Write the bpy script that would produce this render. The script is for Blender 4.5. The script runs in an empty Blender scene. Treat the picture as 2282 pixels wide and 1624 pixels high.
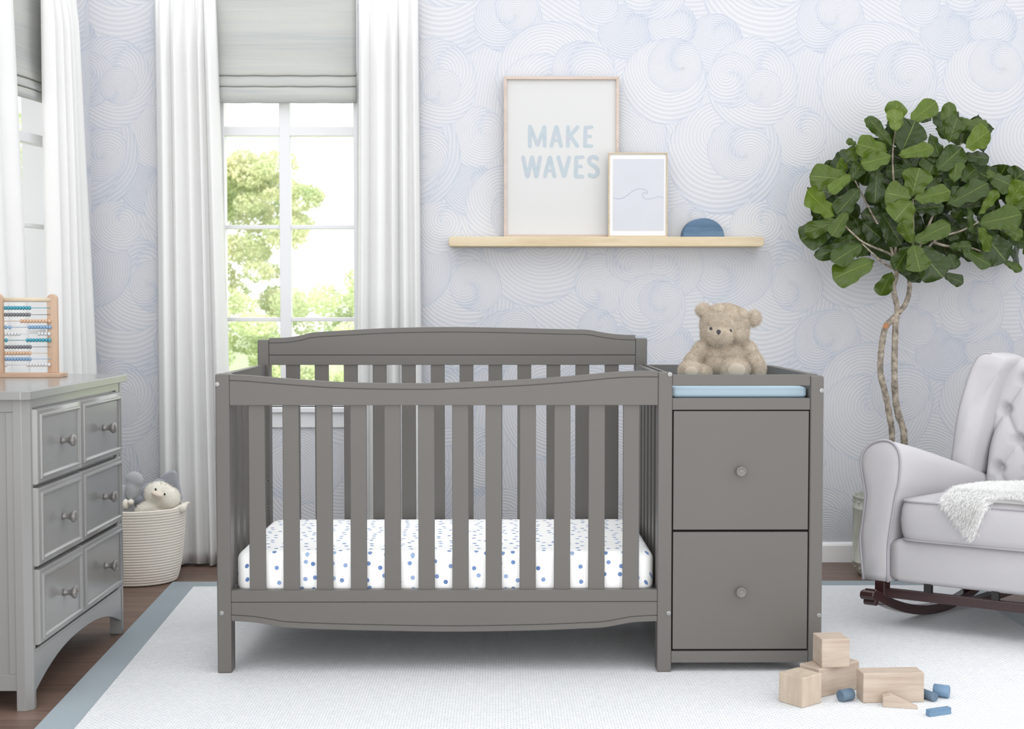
import bpy, bmesh, math, random
import numpy as np
from math import sin, cos, tan, pi, radians, atan, atan2, sqrt, hypot
from mathutils import Vector, Matrix, Euler
sc = bpy.context.scene
COL = sc.collection
random.seed(7)
RNG = np.random.default_rng(11)

# ------------------------------------------------------------------ camera
F_PX, HC, CAM_Y = 2959.0, 1.0957, -3.94
PITCH, YAW = atan(122 / F_PX), atan(27 / F_PX)
cd = bpy.data.cameras.new('camera'); cam = bpy.data.objects.new('camera', cd); COL.objects.link(cam)
cd.sensor_width = 36.0; cd.lens = 36.0 * F_PX / 2282.0; cd.clip_start = 0.05; cd.clip_end = 300
cam.location = (0, CAM_Y, HC); cam.rotation_euler = (pi / 2 - PITCH, 0, -YAW)
sc.camera = cam
cd.dof.use_dof = True; cd.dof.focus_distance = 4.55; cd.dof.aperture_fstop = 5.6

# ------------------------------------------------------------------ world, added fill lights, exposure
W = bpy.data.worlds.new('sky'); sc.world = W; W.use_nodes = True
wn, wl = W.node_tree.nodes, W.node_tree.links
wn.clear()
w_out = wn.new('ShaderNodeOutputWorld'); w_bg = wn.new('ShaderNodeBackground'); w_ramp = wn.new('ShaderNodeValToRGB')
w_tc = wn.new('ShaderNodeTexCoord'); w_sep = wn.new('ShaderNodeSeparateXYZ')
wl.new(w_tc.outputs['Generated'], w_sep.inputs[0]); wl.new(w_sep.outputs['Z'], w_ramp.inputs[0])
w_ramp.color_ramp.elements[0].position = 0.0; w_ramp.color_ramp.elements[0].color = (1.0, 1.0, 1.0, 1)
w_ramp.color_ramp.elements[1].position = 0.7; w_ramp.color_ramp.elements[1].color = (0.96, 0.98, 1.0, 1)
w_bg.inputs['Strength'].default_value = 1.6
wl.new(w_ramp.outputs[0], w_bg.inputs['Color']); wl.new(w_bg.outputs[0], w_out.inputs[0])
def area(name, loc, aim, sx, sy, power, color=(1, 1, 1)):
    l = bpy.data.lights.new(name, 'AREA'); l.shape = 'RECTANGLE'; l.size = sx; l.size_y = sy
    l.energy = power; l.color = color
    o = bpy.data.objects.new(name, l); COL.objects.link(o); o.location = loc
    o.rotation_euler = (Vector(aim) - Vector(loc)).to_track_quat('-Z', 'Y').to_euler()
    return o
area('front_fill', (0.0, -5.2, 1.1), (0, 1.0, 0.8), 5.8, 2.1, 84, (1.0, 0.99, 0.975))  # added unseen fill behind the camera, brightens walls and crib front
area('overhead_fill', (0.6, 0.0, 2.6), (0.6, 0.0, 0), 4.4, 2.4, 8, (1.0, 0.99, 0.98))  # added overhead fill to lift the rug, no fitting here
area('side_fill', (2.98, -0.3, 0.95), (-1.5, 0.3, 0.6), 2.7, 1.7, 30, (1.0, 0.99, 0.98))  # added fill from the right for dresser and lower wall, no window there
area('garden_fill', (-1.5, 5.0, 9.0), (-2.5, 19, 1.0), 7.0, 5.0, 2600, (1.0, 0.99, 0.92))  # added outdoor fill aimed at the trees, not a garden lamp
sc.view_settings.view_transform = 'Standard'; sc.view_settings.look = 'None'
sc.view_settings.exposure = 0.13; sc.view_settings.gamma = 1.0
sc.view_settings.use_curve_mapping = False
sc.cycles.use_denoising = True
sc.cycles.max_bounces = 8; sc.cycles.diffuse_bounces = 4; sc.cycles.glossy_bounces = 3
sc.cycles.transparent_max_bounces = 12; sc.cycles.sample_clamp_indirect = 4.0

# photograph ray -> point on a plane (used to read real positions off the picture)
_fw = Vector((sin(YAW) * cos(PITCH), cos(YAW) * cos(PITCH), -sin(PITCH)))
_rt = Vector((cos(YAW), -sin(YAW), 0)); _up = _rt.cross(_fw)
CAM = Vector((0, CAM_Y, HC))
def ray(px, py): return _fw + _rt * ((px - 1141) / F_PX) - _up * ((py - 812) / F_PX)
def hit(px, py, ax, v):
    d = ray(px, py); i = 'XYZ'.index(ax); return CAM + d * ((v - CAM[i]) / d[i])
def XZ(px, py, Y):
    h = hit(px, py, 'Y', Y); return h.x, h.z

# ------------------------------------------------------------------ materials
def lin(c):
    return tuple(((v / 255) / 12.92 if v / 255 <= 0.04045 else ((v / 255 + 0.055) / 1.055) ** 2.4) for v in c[:3]) + (1,)
class NT:
    def __init__(s, m):
        m.use_nodes = True; s.t = m.node_tree; s.n = s.t.nodes; s.l = s.t.links
        s.b = s.n['Principled BSDF']; s.out = s.n['Material Output']
    def node(s, ty, **kw):
        n = s.n.new(ty)
        for k, v in kw.items(): setattr(n, k, v)
        return n
    def put(s, sock, v):
        if hasattr(v, 'is_output') or hasattr(v, 'links'): s.l.new(v, sock)
        else: sock.default_value = v
    def math(s, op, a, b=0.0, c=0.0, clamp=False):
        n = s.n.new('ShaderNodeMath'); n.operation = op; n.use_clamp = clamp
        for i, v in enumerate((a, b, c)):
            if i < len(n.inputs): s.put(n.inputs[i], v)
        return n.outputs[0]
    def vmath(s, op, a, b=None, c=None, out=0):
        n = s.n.new('ShaderNodeVectorMath'); n.operation = op
        s.put(n.inputs[0], a)
        if b is not None: s.put(n.inputs[1], b)
        if c is not None: s.put(n.inputs[2], c)
        return n.outputs[out]
    def mix(s, f, a, b):
        n = s.n.new('ShaderNodeMix'); n.data_type = 'RGBA'
        s.put(n.inputs[0], f); s.put(n.inputs[6], a); s.put(n.inputs[7], b); return n.outputs[2]
    def noise(s, vec, scale, detail=3, rough=0.5, out='Fac'):
        n = s.n.new('ShaderNodeTexNoise'); n.inputs['Scale'].default_value = scale
        n.inputs['Detail'].default_value = detail; n.inputs['Roughness'].default_value = rough
        if vec is not None: s.put(n.inputs['Vector'], vec)
        return n.outputs[out]
    def ramp(s, f, stops):
        n = s.n.new('ShaderNodeValToRGB'); s.put(n.inputs[0], f); r = n.color_ramp
        while len(r.elements) < len(stops): r.elements.new(0.5)
        for e, (p, c) in zip(r.elements, stops): e.position = p; e.color = c if len(c) == 4 else tuple(c) + (1,)
        return n.outputs[0]
    def coord(s, which='Object', scale=(1, 1, 1), rot=(0, 0, 0)):
        tc = s.n.new('ShaderNodeTexCoord'); mp = s.n.new('ShaderNodeMapping')
        mp.inputs['Scale'].default_value = scale; mp.inputs['Rotation'].default_value = rot
        s.l.new(tc.outputs[which], mp.inputs[0]); return mp.outputs[0]
    def bump(s, h, dist=0.002, strength=1.0):
        n = s.n.new('ShaderNodeBump'); n.inputs['Distance'].default_value = dist; n.inputs['Strength'].default_value = strength
        s.put(n.inputs['Height'], h); s.l.new(n.outputs[0], s.b.inputs['Normal'])
def mat(name, color, rough=0.6, metal=0.0, spec=0.5, var=0.0, vscale=8, bump=0.0, bscale=60, coat=0.0, stretch=(1, 1, 1), transl=0.0):
    m = bpy.data.materials.new(name); t = NT(m); c = lin(color)
    b = t.b; b.inputs['Roughness'].default_value = rough; b.inputs['Metallic'].default_value = metal
    b.inputs['Specular IOR Level'].default_value = spec; b.inputs['Coat Weight'].default_value = coat
    b.inputs['Coat Roughness'].default_value = 0.12
    v = t.coord(scale=stretch)
    if var:
        n = t.noise(v, vscale, 4)
        d = tuple(x * (1 - var) for x in c[:3]) + (1,); h = tuple(min(1, x * (1 + var)) for x in c[:3]) + (1,)
        t.put(b.inputs['Base Color'], t.ramp(n, [(0.3, d), (0.7, h)]))
    else: b.inputs['Base Color'].default_value = c
    if bump: t.bump(t.noise(v, bscale, 3), bump)
    if transl:
        tr = t.node('ShaderNodeBsdfTranslucent'); tr.inputs[0].default_value = c
        mx = t.node('ShaderNodeMixShader'); mx.inputs[0].default_value = transl
        t.l.new(b.outputs[0], mx.inputs[1]); t.l.new(tr.outputs[0], mx.inputs[2]); t.l.new(mx.outputs[0], t.out.inputs[0])
    return m
def wood(name, light, dark, axis='X', scale=1.0, rough=0.55, ring=9.0, bump=0.0003):
    m = bpy.data.materials.new(name); t = NT(m)
    st = {'X': (1.2, 14, 14), 'Y': (14, 1.2, 14), 'Z': (14, 14, 1.2)}[axis]
    v = t.coord(scale=tuple(k * scale for k in st))
    n1 = t.noise(v, 1.0, 5, 0.6)
    n2 = t.noise(v, ring, 3, 0.6)
    s = t.math('ADD', t.math('MULTIPLY', n1, 0.7), t.math('MULTIPLY', n2, 0.3))
    t.put(t.b.inputs['Base Color'], t.ramp(s, [(0.35, lin(dark)), (0.62, lin(light))]))
    t.b.inputs['Roughness'].default_value = rough
    t.bump(n2, bump)
    return m
def fabric(name, color, rough=0.9, weave=900, bump=0.0004, var=0.05, sheen=0.3, transl=0.0):
    m = bpy.data.materials.new(name); t = NT(m); c = lin(color)
    v = t.coord()
    n = t.noise(v, 5, 4); n2 = t.noise(v, weave, 2)
    f = t.math('ADD', t.math('MULTIPLY', n, 0.5), t.math('MULTIPLY', n2, 0.5))
    t.put(t.b.inputs['Base Color'], t.ramp(f, [(0.3, tuple(x * (1 - var) for x in c[:3]) + (1,)), (0.7, tuple(min(1, x * (1 + var)) for x in c[:3]) + (1,))]))
    t.b.inputs['Roughness'].default_value = rough; t.b.inputs['Sheen Weight'].default_value = sheen
    t.b.inputs['Specular IOR Level'].default_value = 0.2
    if bump: t.bump(n2, bump)
    if transl:
        tr = t.node('ShaderNodeBsdfTranslucent'); tr.inputs[0].default_value = c
        mx = t.node('ShaderNodeMixShader'); mx.inputs[0].default_value = transl
        t.l.new(t.b.outputs[0], mx.inputs[1]); t.l.new(tr.outputs[0], mx.inputs[2]); t.l.new(mx.outputs[0], t.out.inputs[0])
    return m

# ---- wallpaper: overlapping brushed wave swirls, a 1.38 m repeat
PER = 712 / 516.0
def wallpaper():
    m = bpy.data.materials.new('wave_wallpaper'); t = NT(m)
    p = t.coord()                                  # object space, x along the wall, z up
    sx = t.node('ShaderNodeSeparateXYZ'); t.l.new(p, sx.inputs[0])
    wv = t.noise(p, 3.0, 2, out='Color')
    cmb = t.node('ShaderNodeCombineXYZ'); t.l.new(sx.outputs[0], cmb.inputs[0]); t.l.new(sx.outputs[2], cmb.inputs[1])
    p2 = t.vmath('MULTIPLY_ADD', wv, (0.03, 0.03, 0.0), cmb.outputs[0])
    # px, py, r(px), cut angle, spiral arms, stripe spacing (px), tint
    discs = [
        (1720, -20, 150, 2.0, 1, 8, 0), (1010, 625, 105, 0.5, 1, 7.5, 0), (1198, 560, 118, 1.0, 1, 7.5, .1), (1640, 590, 90, 3.0, 3, 6.0, .3),
        (1498, 583, 78, 2.5, 4, 6.5, 0), (1594, 95, 66, 1.5, 2, 4.6, .45), (1390, 300, 105, -2.2, 2, 5.5, .25), (2112, 70, 62, 1.5, 2, 4.4, .9), (2215, 55, 54, 1.6, 3, 5.0, .35),
        (1767, 416, 60, 1.4, 2, 4.6, .95), (1356, 624, 68, -2.4, 5, 6.2, .15), (1410, 567, 54, -1.2, 2, 6.2, .1), (1340, 724, 44, 1.2, 2, 4.6, .45),
        (1853, 45, 76, 2.6, 3, 5.0, .5), (1870, 18, 50, -1.8, 8, 5.2, .2), (1781, 300, 68, 0.2, 2, 6.0, 0), (1560, 235, 50, -2.9, 3, 6.0, .1),
        (1533, 493, 48, 1.0, 5, 4.8, .1), (1620, 345, 128, 1.9, 2, 8.0, 0), (1652, 330, 70, -0.6, 9, 7.0, .15), (1849, 459, 94, 2.2, 4, 7.0, .05), (1870, 470, 58, -2.6, 3, 5.2, .3),
        (1691, 500, 58, 0.6, 3, 6.6, 0), (1070, 630, 58, 2.9, 9, 6.6, .1), (1463, 678, 76, 2.7, 5, 7.0, .05), (1480, 665, 50, -1.0, 8, 5.6, .25),
        (1485, 178, 94, 1.2, 3, 7.2, 0), (1508, 142, 60, -0.4, 12, 5.6, .1), (1681, 183, 101, 0.9, 2, 6.0, .05), (1639, 176, 60, 2.4, 3, 6.4, .1), (1705, 190, 42, -2.0, 7, 4.8, .1),
        (1958, 178, 134, 2.3, 2, 7.0, .05), (1925, 210, 92, 0.4, 3, 7.4, 0), (2015, 155, 68, -0.9, 4, 6.0, .3)]
    D = t.vmath('WRAP', t.vmath('SUBTRACT', p2, (0.9, 0.2, -1.0)), (PER / 2, PER / 2, 2), (-PER / 2, -PER / 2, -2))
    Q = None; T = None
    def cvec(v):
        n = t.node('ShaderNodeCombineXYZ')
        for i in range(3): n.inputs[i].default_value = v[i]
        return n.outputs[0]
    Q = cvec((1.0, 2.0, 8.5 / 516)); T = 0.25
    for (px, py, r, th, arms, spc, tint) in discs:
        c = ((px - 1114) / 516.0 + 1.75, HC - (py - 690) / 516.0); R = r / 516.0
        d = t.vmath('WRAP', t.vmath('SUBTRACT', p2, (c[0], c[1], -R)), (PER / 2, PER / 2, 2), (-PER / 2, -PER / 2, -2))
        L = t.vmath('LENGTH', d, out=1)
        msk = t.math('LESS_THAN', L, R * 1.41421356)
        n = t.node('ShaderNodeMix'); n.data_type = 'VECTOR'; t.put(n.inputs[0], msk); t.put(n.inputs[4], D); t.put(n.inputs[5], d); D = n.outputs[1]
        n = t.node('ShaderNodeMix'); n.data_type = 'VECTOR'; t.put(n.inputs[0], msk); t.put(n.inputs[4], Q); n.inputs[5].default_value = (th, arms + 0.5, spc * 1.16 / 516.0); Q = n.outputs[1]
        n = t.node('ShaderNodeMix'); n.data_type = 'FLOAT'; t.put(n.inputs[0], msk); t.put(n.inputs[2], T); n.inputs[3].default_value = tint; T = n.outputs[0]
    sd = t.node('ShaderNodeSeparateXYZ'); t.l.new(D, sd.inputs[0]); sq = t.node('ShaderNodeSeparateXYZ'); t.l.new(Q, sq.inputs[0])
    dx, dy, R = sd.outputs; th0, arms, sp = sq.outputs
    rr = t.math('DIVIDE', t.math('SQRT', t.math('ADD', t.math('MULTIPLY', dx, dx), t.math('MULTIPLY', dy, dy))), R)
    oe = t.math('MULTIPLY', R, 0.34)
    dx = t.math('SUBTRACT', dx, t.math('MULTIPLY', t.math('COSINE', th0), oe)); dy = t.math('SUBTRACT', dy, t.math('MULTIPLY', t.math('SINE', th0), oe))
    r = t.math('SQRT', t.math('ADD', t.math('MULTIPLY', dx, dx), t.math('MULTIPLY', dy, dy)))
    th = t.math('ARCTAN2', dy, dx)
    th = t.math('ADD', t.math('ADD', th, th0), t.math('MULTIPLY', t.math('DIVIDE', r, R), 2.0))
    th = t.math('WRAP', th, pi, -pi)
    ecc = t.math('MULTIPLY_ADD', t.math('COSINE', th), 0.10, 1.0)
    ph = t.math('ADD', t.math('DIVIDE', t.math('MULTIPLY', r, ecc), sp), t.math('MULTIPLY', arms, t.math('DIVIDE', th, 2 * pi)))
    ph = t.math('ADD', ph, t.math('MULTIPLY', t.noise(p, 7, 2), 0.8))
    st = t.math('MULTIPLY_ADD', t.math('SINE', t.math('MULTIPLY', ph, 2 * pi)), 0.5, 0.5)
    fine = t.noise(t.vmath('MULTIPLY', p, (1, 1, 1)), 120, 2)
    st2 = t.math('MULTIPLY_ADD', t.math('SUBTRACT', fine, 0.5), 0.5, st)
    # soft blue where a stroke tucks under its neighbour, and along every swirl's rim
    cut = t.math('SMOOTH_MIN', 1.0, t.math('POWER', t.math('DIVIDE', t.math('ABSOLUTE', th), pi), 7.0), 0.01)
    rim = t.math('GREATER_THAN', rr, 0.965)
    rim = t.math('MULTIPLY', rim, t.math('LESS_THAN', rr, 1.001))
    rim2 = t.math('MULTIPLY', t.math('POWER', t.math('MINIMUM', rr, 1.0), 8.0), 0.35)
    cloud = t.noise(p, 2.2, 3)
    blue = t.math('ADD', t.math('ADD', t.math('MULTIPLY', cut, 0.75), t.math('MULTIPLY', rim, 0.38)), t.math('ADD', rim2, t.math('MULTIPLY', T, 0.55)))
    blue = t.math('MULTIPLY', blue, t.math('MULTIPLY_ADD', cloud, 1.3, 0.25), clamp=True)
    lightc = t.mix(blue, lin((208, 208, 211)), lin((194, 198, 207)))
    darkc = t.mix(blue, lin((196, 198, 203)), lin((180, 186, 197)))
    colr = t.mix(t.math('MULTIPLY', st2, 1.0, clamp=True), darkc, lightc)
    t.put(t.b.inputs['Base Color'], colr)
    t.b.inputs['Roughness'].default_value = 0.75; t.b.inputs['Specular IOR Level'].default_value = 0.25
    t.bump(st2, 0.0012, 0.6)
    return m

M = {}
M['paper'] = wallpaper()
M['white'] = mat('white_paint', (246, 246, 246), 0.45)
M['frame_white'] = mat('window_frame_white', (218, 219, 221), 0.4)
M['ceiling'] = mat('ceiling_white', (240, 240, 240), 0.9)
M['curtain'] = fabric('white_curtain_cloth', (238, 238, 237), weave=700, var=0.015, transl=0.16)
M['crib'] = mat('grey_crib_paint', (97, 94, 90), 0.42, var=0.02, vscale=3, spec=0.4)
M['gap'] = mat('gap_shade', (30, 26, 26), 0.9)  # near-black colour standing for the shade between drawers
M['dresser'] = mat('light_grey_dresser_paint', (132, 132, 130), 0.24, var=0.02, vscale=3, spec=0.6, coat=0.35)
M['knob_d'] = mat('grey_knob_gloss', (112, 108, 106), 0.16, spec=0.7, coat=0.5)
M['knob_c'] = mat('grey_knob_satin', (112, 109, 105), 0.3)
M['bolt'] = mat('zinc_bolt', (150, 150, 150), 0.35, metal=0.6)
M['dark'] = mat('black_plastic', (25, 22, 24), 0.6)
M['pad'] = mat('pale_blue_vinyl', (172, 196, 210), 0.4, spec=0.4)
M['shelf'] = wood('shelf_pine', (208, 193, 164), (190, 170, 136), 'X', 2.0)
M['ply'] = wood('abacus_beech', (196, 168, 144), (176, 145, 120), 'Z', 2.2)
M['plyX'] = wood('abacus_beech_base', (196, 166, 142), (172, 138, 112), 'X', 2.2)
M['dowel'] = wood('abacus_dowel', (204, 190, 168), (190, 174, 150), 'X', 2.0)
M['block'] = wood('maple_block', (188, 173, 158), (170, 152, 136), 'X', 2.6, ring=4)
M['blockZ'] = wood('maple_block_upright', (190, 175, 158), (172, 155, 137), 'Z', 2.6, ring=4)
M['bframe'] = wood('print_frame_birch', (200, 184, 172), (184, 166, 154), 'X', 1.4)
M['sframe'] = wood('print_frame_oak', (200, 184, 156), (180, 162, 130), 'X', 1.6)
M['poster'] = mat('print_paper', (200, 200, 199), 0.6)
M['mount'] = mat('white_mount', (222, 222, 222), 0.6)
M['artgrey'] = mat('pale_grey_print', (194, 196, 202), 0.6, var=0.02, vscale=6)
M['ink'] = mat('wave_line_ink', (130, 150, 166), 0.7)
def watercolor():
    m = bpy.data.materials.new('watercolour_letters'); t = NT(m); v = t.coord()
    n = t.noise(v, 26, 3); n2 = t.noise(v, 90, 3)
    c = t.ramp(n, [(0.35, lin((172, 181, 187))), (0.5, lin((176, 187, 190))), (0.66, lin((180, 181, 190)))])
    t.put(t.b.inputs['Base Color'], t.mix(t.math('MULTIPLY', n2, 0.45), c, lin((160, 175, 187)))); t.b.inputs['Roughness'].default_value = 0.7
    return m
M['letters'] = watercolor()
M['bluewood'] = wood('blue_stained_wood', (92, 120, 146), (66, 94, 122), 'X', 2.0)
M['blueblk'] = wood('blue_stained_block', (108, 138, 164), (88, 118, 146), 'X', 1.6)
M['bluedark'] = wood('dusk_blue_stained_block', (96, 116, 134), (78, 98, 118), 'X', 1.6)
M['uphol'] = fabric('grey_velvet', (181, 179, 182), weave=500, var=0.03, sheen=0.12, bump=0.0002)
M['piping'] = fabric('grey_piping', (162, 159, 165), weave=500, var=0.03)
M['espresso'] = mat('espresso_wood', (48, 23, 24), 0.22, var=0.15, vscale=12, coat=0.5, stretch=(2, 2, 14))
M['fur'] = mat('white_fur', (250, 250, 249), 0.85, transl=0.2)
M['furbase'] = mat('white_fur_skin', (240, 240, 239), 0.95)
M['rope'] = fabric('cream_cotton_rope', (232, 225, 214), weave=300, var=0.05, bump=0.0006)
M['greyplush'] = fabric('grey_plush', (176, 178, 182), weave=260, var=0.12, bump=0.002)
M['dgreyplush'] = fabric('mid_grey_plush', (160, 163, 170), weave=260, var=0.12, bump=0.002)
M['creamplush'] = fabric('cream_plush', (240, 235, 224), weave=260, var=0.06, bump=0.002)
M['beak'] = fabric('beige_felt', (226, 213, 197), weave=400, var=0.04)
M['black'] = mat('black_gloss', (22, 22, 24), 0.12, spec=0.8)
M['bearfur'] = mat('beige_bear_fur', (196, 184, 168), 0.9, var=0.2, vscale=30, transl=0.15)
M['bearskin'] = mat('beige_bear_skin', (170, 158, 142), 0.95, var=0.15, vscale=40)
M['bearpad'] = fabric('taupe_velour', (168, 156, 140), weave=400, var=0.08)
M['nose'] = fabric('dark_nose', (66, 64, 66), weave=400, var=0.05)
M['bark'] = mat('fig_bark', (150, 140, 126), 0.85, var=0.55, vscale=55, bump=0.004, bscale=50)
M['barkcut'] = mat('cut_wood', (176, 122, 86), 0.8)
M['soil'] = mat('potting_soil', (66, 52, 42), 0.95, bump=0.01, bscale=60)
M['bark_out'] = mat('outdoor_bark', (150, 138, 122), 0.9, var=0.2, bump=0.01, bscale=12)
M['grass'] = mat('lawn', (190, 202, 160), 0.95, var=0.12, vscale=3)
for nm, c in (('teal', (66, 146, 164)), ('charcoal', (112, 114, 118)), ('tan', (198, 166, 138)), ('blue', (126, 156, 186)), ('grey', (198, 200, 202))):
    M['bead_' + nm] = mat('bead_' + nm, c, 0.35, spec=0.5)

def glass_mat():
    m = bpy.data.materials.new('window_glass'); t = NT(m)
    tr = t.node('ShaderNodeBsdfTransparent'); gl = t.node('ShaderNodeBsdfGlossy'); gl.inputs['Roughness'].default_value = 0.02
    mx = t.node('ShaderNodeMixShader'); mx.inputs[0].default_value = 0.01
    t.l.new(tr.outputs[0], mx.inputs[1]); t.l.new(gl.outputs[0], mx.inputs[2]); t.l.new(mx.outputs[0], t.out.inputs[0])
    return m
M['glass'] = glass_mat()
def floor_mat():
    m = bpy.data.materials.new('dark_plank_floor'); t = NT(m)
    v = t.coord()
    br = t.node('ShaderNodeTexBrick'); t.l.new(v, br.inputs['Vector']); br.offset = 0.37
    br.inputs['Scale'].default_value = 1.0; br.inputs['Brick Width'].default_value = 1.3; br.inputs['Row Height'].default_value = 0.085
    br.inputs['Mortar Size'].default_value = 0.0018; br.inputs['Mortar Smooth'].default_value = 0.3
    br.inputs['Color1'].default_value = lin((112, 90, 79)); br.inputs['Color2'].default_value = lin((92, 72, 62)); br.inputs['Mortar'].default_value = lin((48, 36, 30))
    v2 = t.coord(scale=(2.5, 40, 1)); n = t.noise(v2, 1.6, 6, 0.65)
    c = t.mix(t.math('MULTIPLY', t.math('SUBTRACT', n, 0.35, clamp=True), 1.6, clamp=True), br.outputs['Color'], lin((134, 112, 100)))
    t.put(t.b.inputs['Base Color'], c); t.b.inputs['Roughness'].default_value = 0.42
    t.bump(t.math('SUBTRACT', n, br.outputs['Fac']), 0.0012)
    return m
M['floor'] = floor_mat()
def rug_mat():
    m = bpy.data.materials.new('white_woven_rug'); t = NT(m); v = t.coord()
    w1 = t.noise(t.coord(scale=(130, 260, 1)), 1.0, 1)
    wa = t.node('ShaderNodeTexBrick'); t.l.new(v, wa.inputs['Vector']); wa.inputs['Scale'].default_value = 1
    wa.inputs['Brick Width'].default_value = 0.016; wa.inputs['Row Height'].default_value = 0.0085; wa.inputs['Mortar Size'].default_value = 0.0011; wa.inputs['Mortar Smooth'].default_value = 1.0
    wa.inputs['Color1'].default_value = lin((230, 231, 232)); wa.inputs['Color2'].default_value = lin((222, 224, 226)); wa.inputs['Mortar'].default_value = lin((212, 215, 218))
    sp = t.noise(t.coord(scale=(60, 150, 1)), 1.3, 2)
    fl = t.math('GREATER_THAN', sp, 0.73)
    c = t.mix(t.math('MULTIPLY', fl, 0.5), wa.outputs['Color'], lin((150, 158, 166)))
    t.put(t.b.inputs['Base Color'], c); t.b.inputs['Roughness'].default_value = 0.95; t.b.inputs['Specular IOR Level'].default_value = 0.1
    t.bump(t.math('ADD', t.math('MULTIPLY', wa.outputs['Fac'], -0.8), w1), 0.0018)
    return m
M['rug'] = rug_mat()
M['rugborder'] = fabric('dusty_blue_rug_border', (136, 149, 156), weave=500, var=0.04, bump=0.0008)
def linen_mat():
    m = bpy.data.materials.new('slubby_linen'); t = NT(m)
    n = t.noise(t.coord(scale=(2.0, 2.0, 150)), 1.0, 4, 0.7); n2 = t.noise(t.coord(scale=(0.6, 0.6, 22)), 1.2, 3)
    n3 = t.noise(t.coord(scale=(500, 500, 500)), 1.0, 2)
    s = t.math('ADD', t.math('MULTIPLY', n, 0.45), t.math('ADD', t.math('MULTIPLY', n2, 0.35), t.math('MULTIPLY', n3, 0.2)))
    c = t.ramp(s, [(0.34, lin((166, 173, 176))), (0.5, lin((189, 190, 186))), (0.66, lin((195, 194, 188)))])
    t.put(t.b.inputs['Base Color'], c); t.b.inputs['Roughness'].default_value = 0.95
    t.bump(n3, 0.0006)
    tr = t.node('ShaderNodeBsdfTranslucent'); t.put(tr.inputs[0], c)
    mx = t.node('ShaderNodeMixShader'); mx.inputs[0].default_value = 0.12
    t.l.new(t.b.outputs[0], mx.inputs[1]); t.l.new(tr.outputs[0], mx.inputs[2]); t.l.new(mx.outputs[0], t.out.inputs[0])
    return m
M['linen'] = linen_mat()
def sheet_mat():
    m = bpy.data.materials.new('dotted_crib_sheet'); t = NT(m)
    tc = t.node('ShaderNodeTexCoord'); s = t.node('ShaderNodeSeparateXYZ'); t.l.new(tc.outputs['Object'], s.inputs[0])
    ns = t.node('ShaderNodeSeparateXYZ'); t.l.new(tc.outputs['Normal'], ns.inputs[0])
    # the sheet wraps: on the sides the pattern continues downward
    run = t.math('SUBTRACT', s.outputs[1], t.math('MULTIPLY', t.math('LESS_THAN', s.outputs[2], 0.112), t.math('SUBTRACT', 0.112, s.outputs[2])))
    cb = t.node('ShaderNodeCombineXYZ'); t.l.new(s.outputs[0], cb.inputs[0]); t.l.new(run, cb.inputs[1])
    vo = t.node('ShaderNodeTexVoronoi'); vo.voronoi_dimensions = '2D'; vo.feature = 'F1'; vo.inputs['Scale'].default_value = 25.0; vo.inputs['Randomness'].default_value = 0.62
    t.l.new(cb.outputs[0], vo.inputs['Vector'])
    dot = t.math('LESS_THAN', vo.outputs['Distance'], 0.165)
    hs = t.node('ShaderNodeSeparateColor'); t.l.new(vo.outputs['Color'], hs.inputs[0])
    c = t.ramp(hs.outputs[0], [(0.0, lin((92, 124, 178))), (0.6, lin((128, 154, 200))), (1.0, lin((160, 182, 216)))])
    t.put(t.b.inputs['Base Color'], t.mix(dot, lin((254, 254, 253)), c)); t.b.inputs['Roughness'].default_value = 0.8
    return m
M['sheet'] = sheet_mat()
def leaf_mat():
    m = bpy.data.materials.new('fiddle_leaf'); t = NT(m)
    uv = t.node('ShaderNodeUVMap'); s = t.node('ShaderNodeSeparateXYZ'); t.l.new(uv.outputs[0], s.inputs[0])
    at = t.node('ShaderNodeAttribute'); at.attribute_name = 'shade'
    au = t.math('ABSOLUTE', t.math('SUBTRACT', s.outputs[0], 0.5))
    mid = t.math('LESS_THAN', au, 0.014)
    lat = t.math('FRACT', t.math('MULTIPLY', t.math('SUBTRACT', s.outputs[1], t.math('MULTIPLY', au, 0.8)), 5.5))
    lv = t.math('LESS_THAN', lat, 0.07)
    vein = t.math('MAXIMUM', mid, t.math('MULTIPLY', lv, 0.22))
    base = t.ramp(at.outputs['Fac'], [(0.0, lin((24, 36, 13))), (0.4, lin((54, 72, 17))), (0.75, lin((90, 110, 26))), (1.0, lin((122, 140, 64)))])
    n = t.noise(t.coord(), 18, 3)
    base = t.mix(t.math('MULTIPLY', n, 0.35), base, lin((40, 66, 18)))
    c = t.mix(t.math('MULTIPLY', vein, 0.40), base, lin((150, 168, 84)))
    geo = t.node('ShaderNodeNewGeometry')
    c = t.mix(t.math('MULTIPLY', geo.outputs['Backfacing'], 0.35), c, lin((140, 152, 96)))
    t.put(t.b.inputs['Base Color'], c); t.b.inputs['Roughness'].default_value = 0.32; t.b.inputs['Specular IOR Level'].default_value = 0.35
    t.bump(t.math('SUBTRACT', t.math('ABSOLUTE', t.math('SUBTRACT', lat, 0.5)), t.math('MULTIPLY', mid, 0.5)), 0.0010)
    tr = t.node('ShaderNodeBsdfTranslucent'); t.put(tr.inputs[0], c)
    mx = t.node('ShaderNodeMixShader'); mx.inputs[0].default_value = 0.15
    t.l.new(t.b.outputs[0], mx.inputs[1]); t.l.new(tr.outputs[0], mx.inputs[2]); t.l.new(mx.outputs[0], t.out.inputs[0])
    return m
M['leaf'] = leaf_mat()
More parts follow.
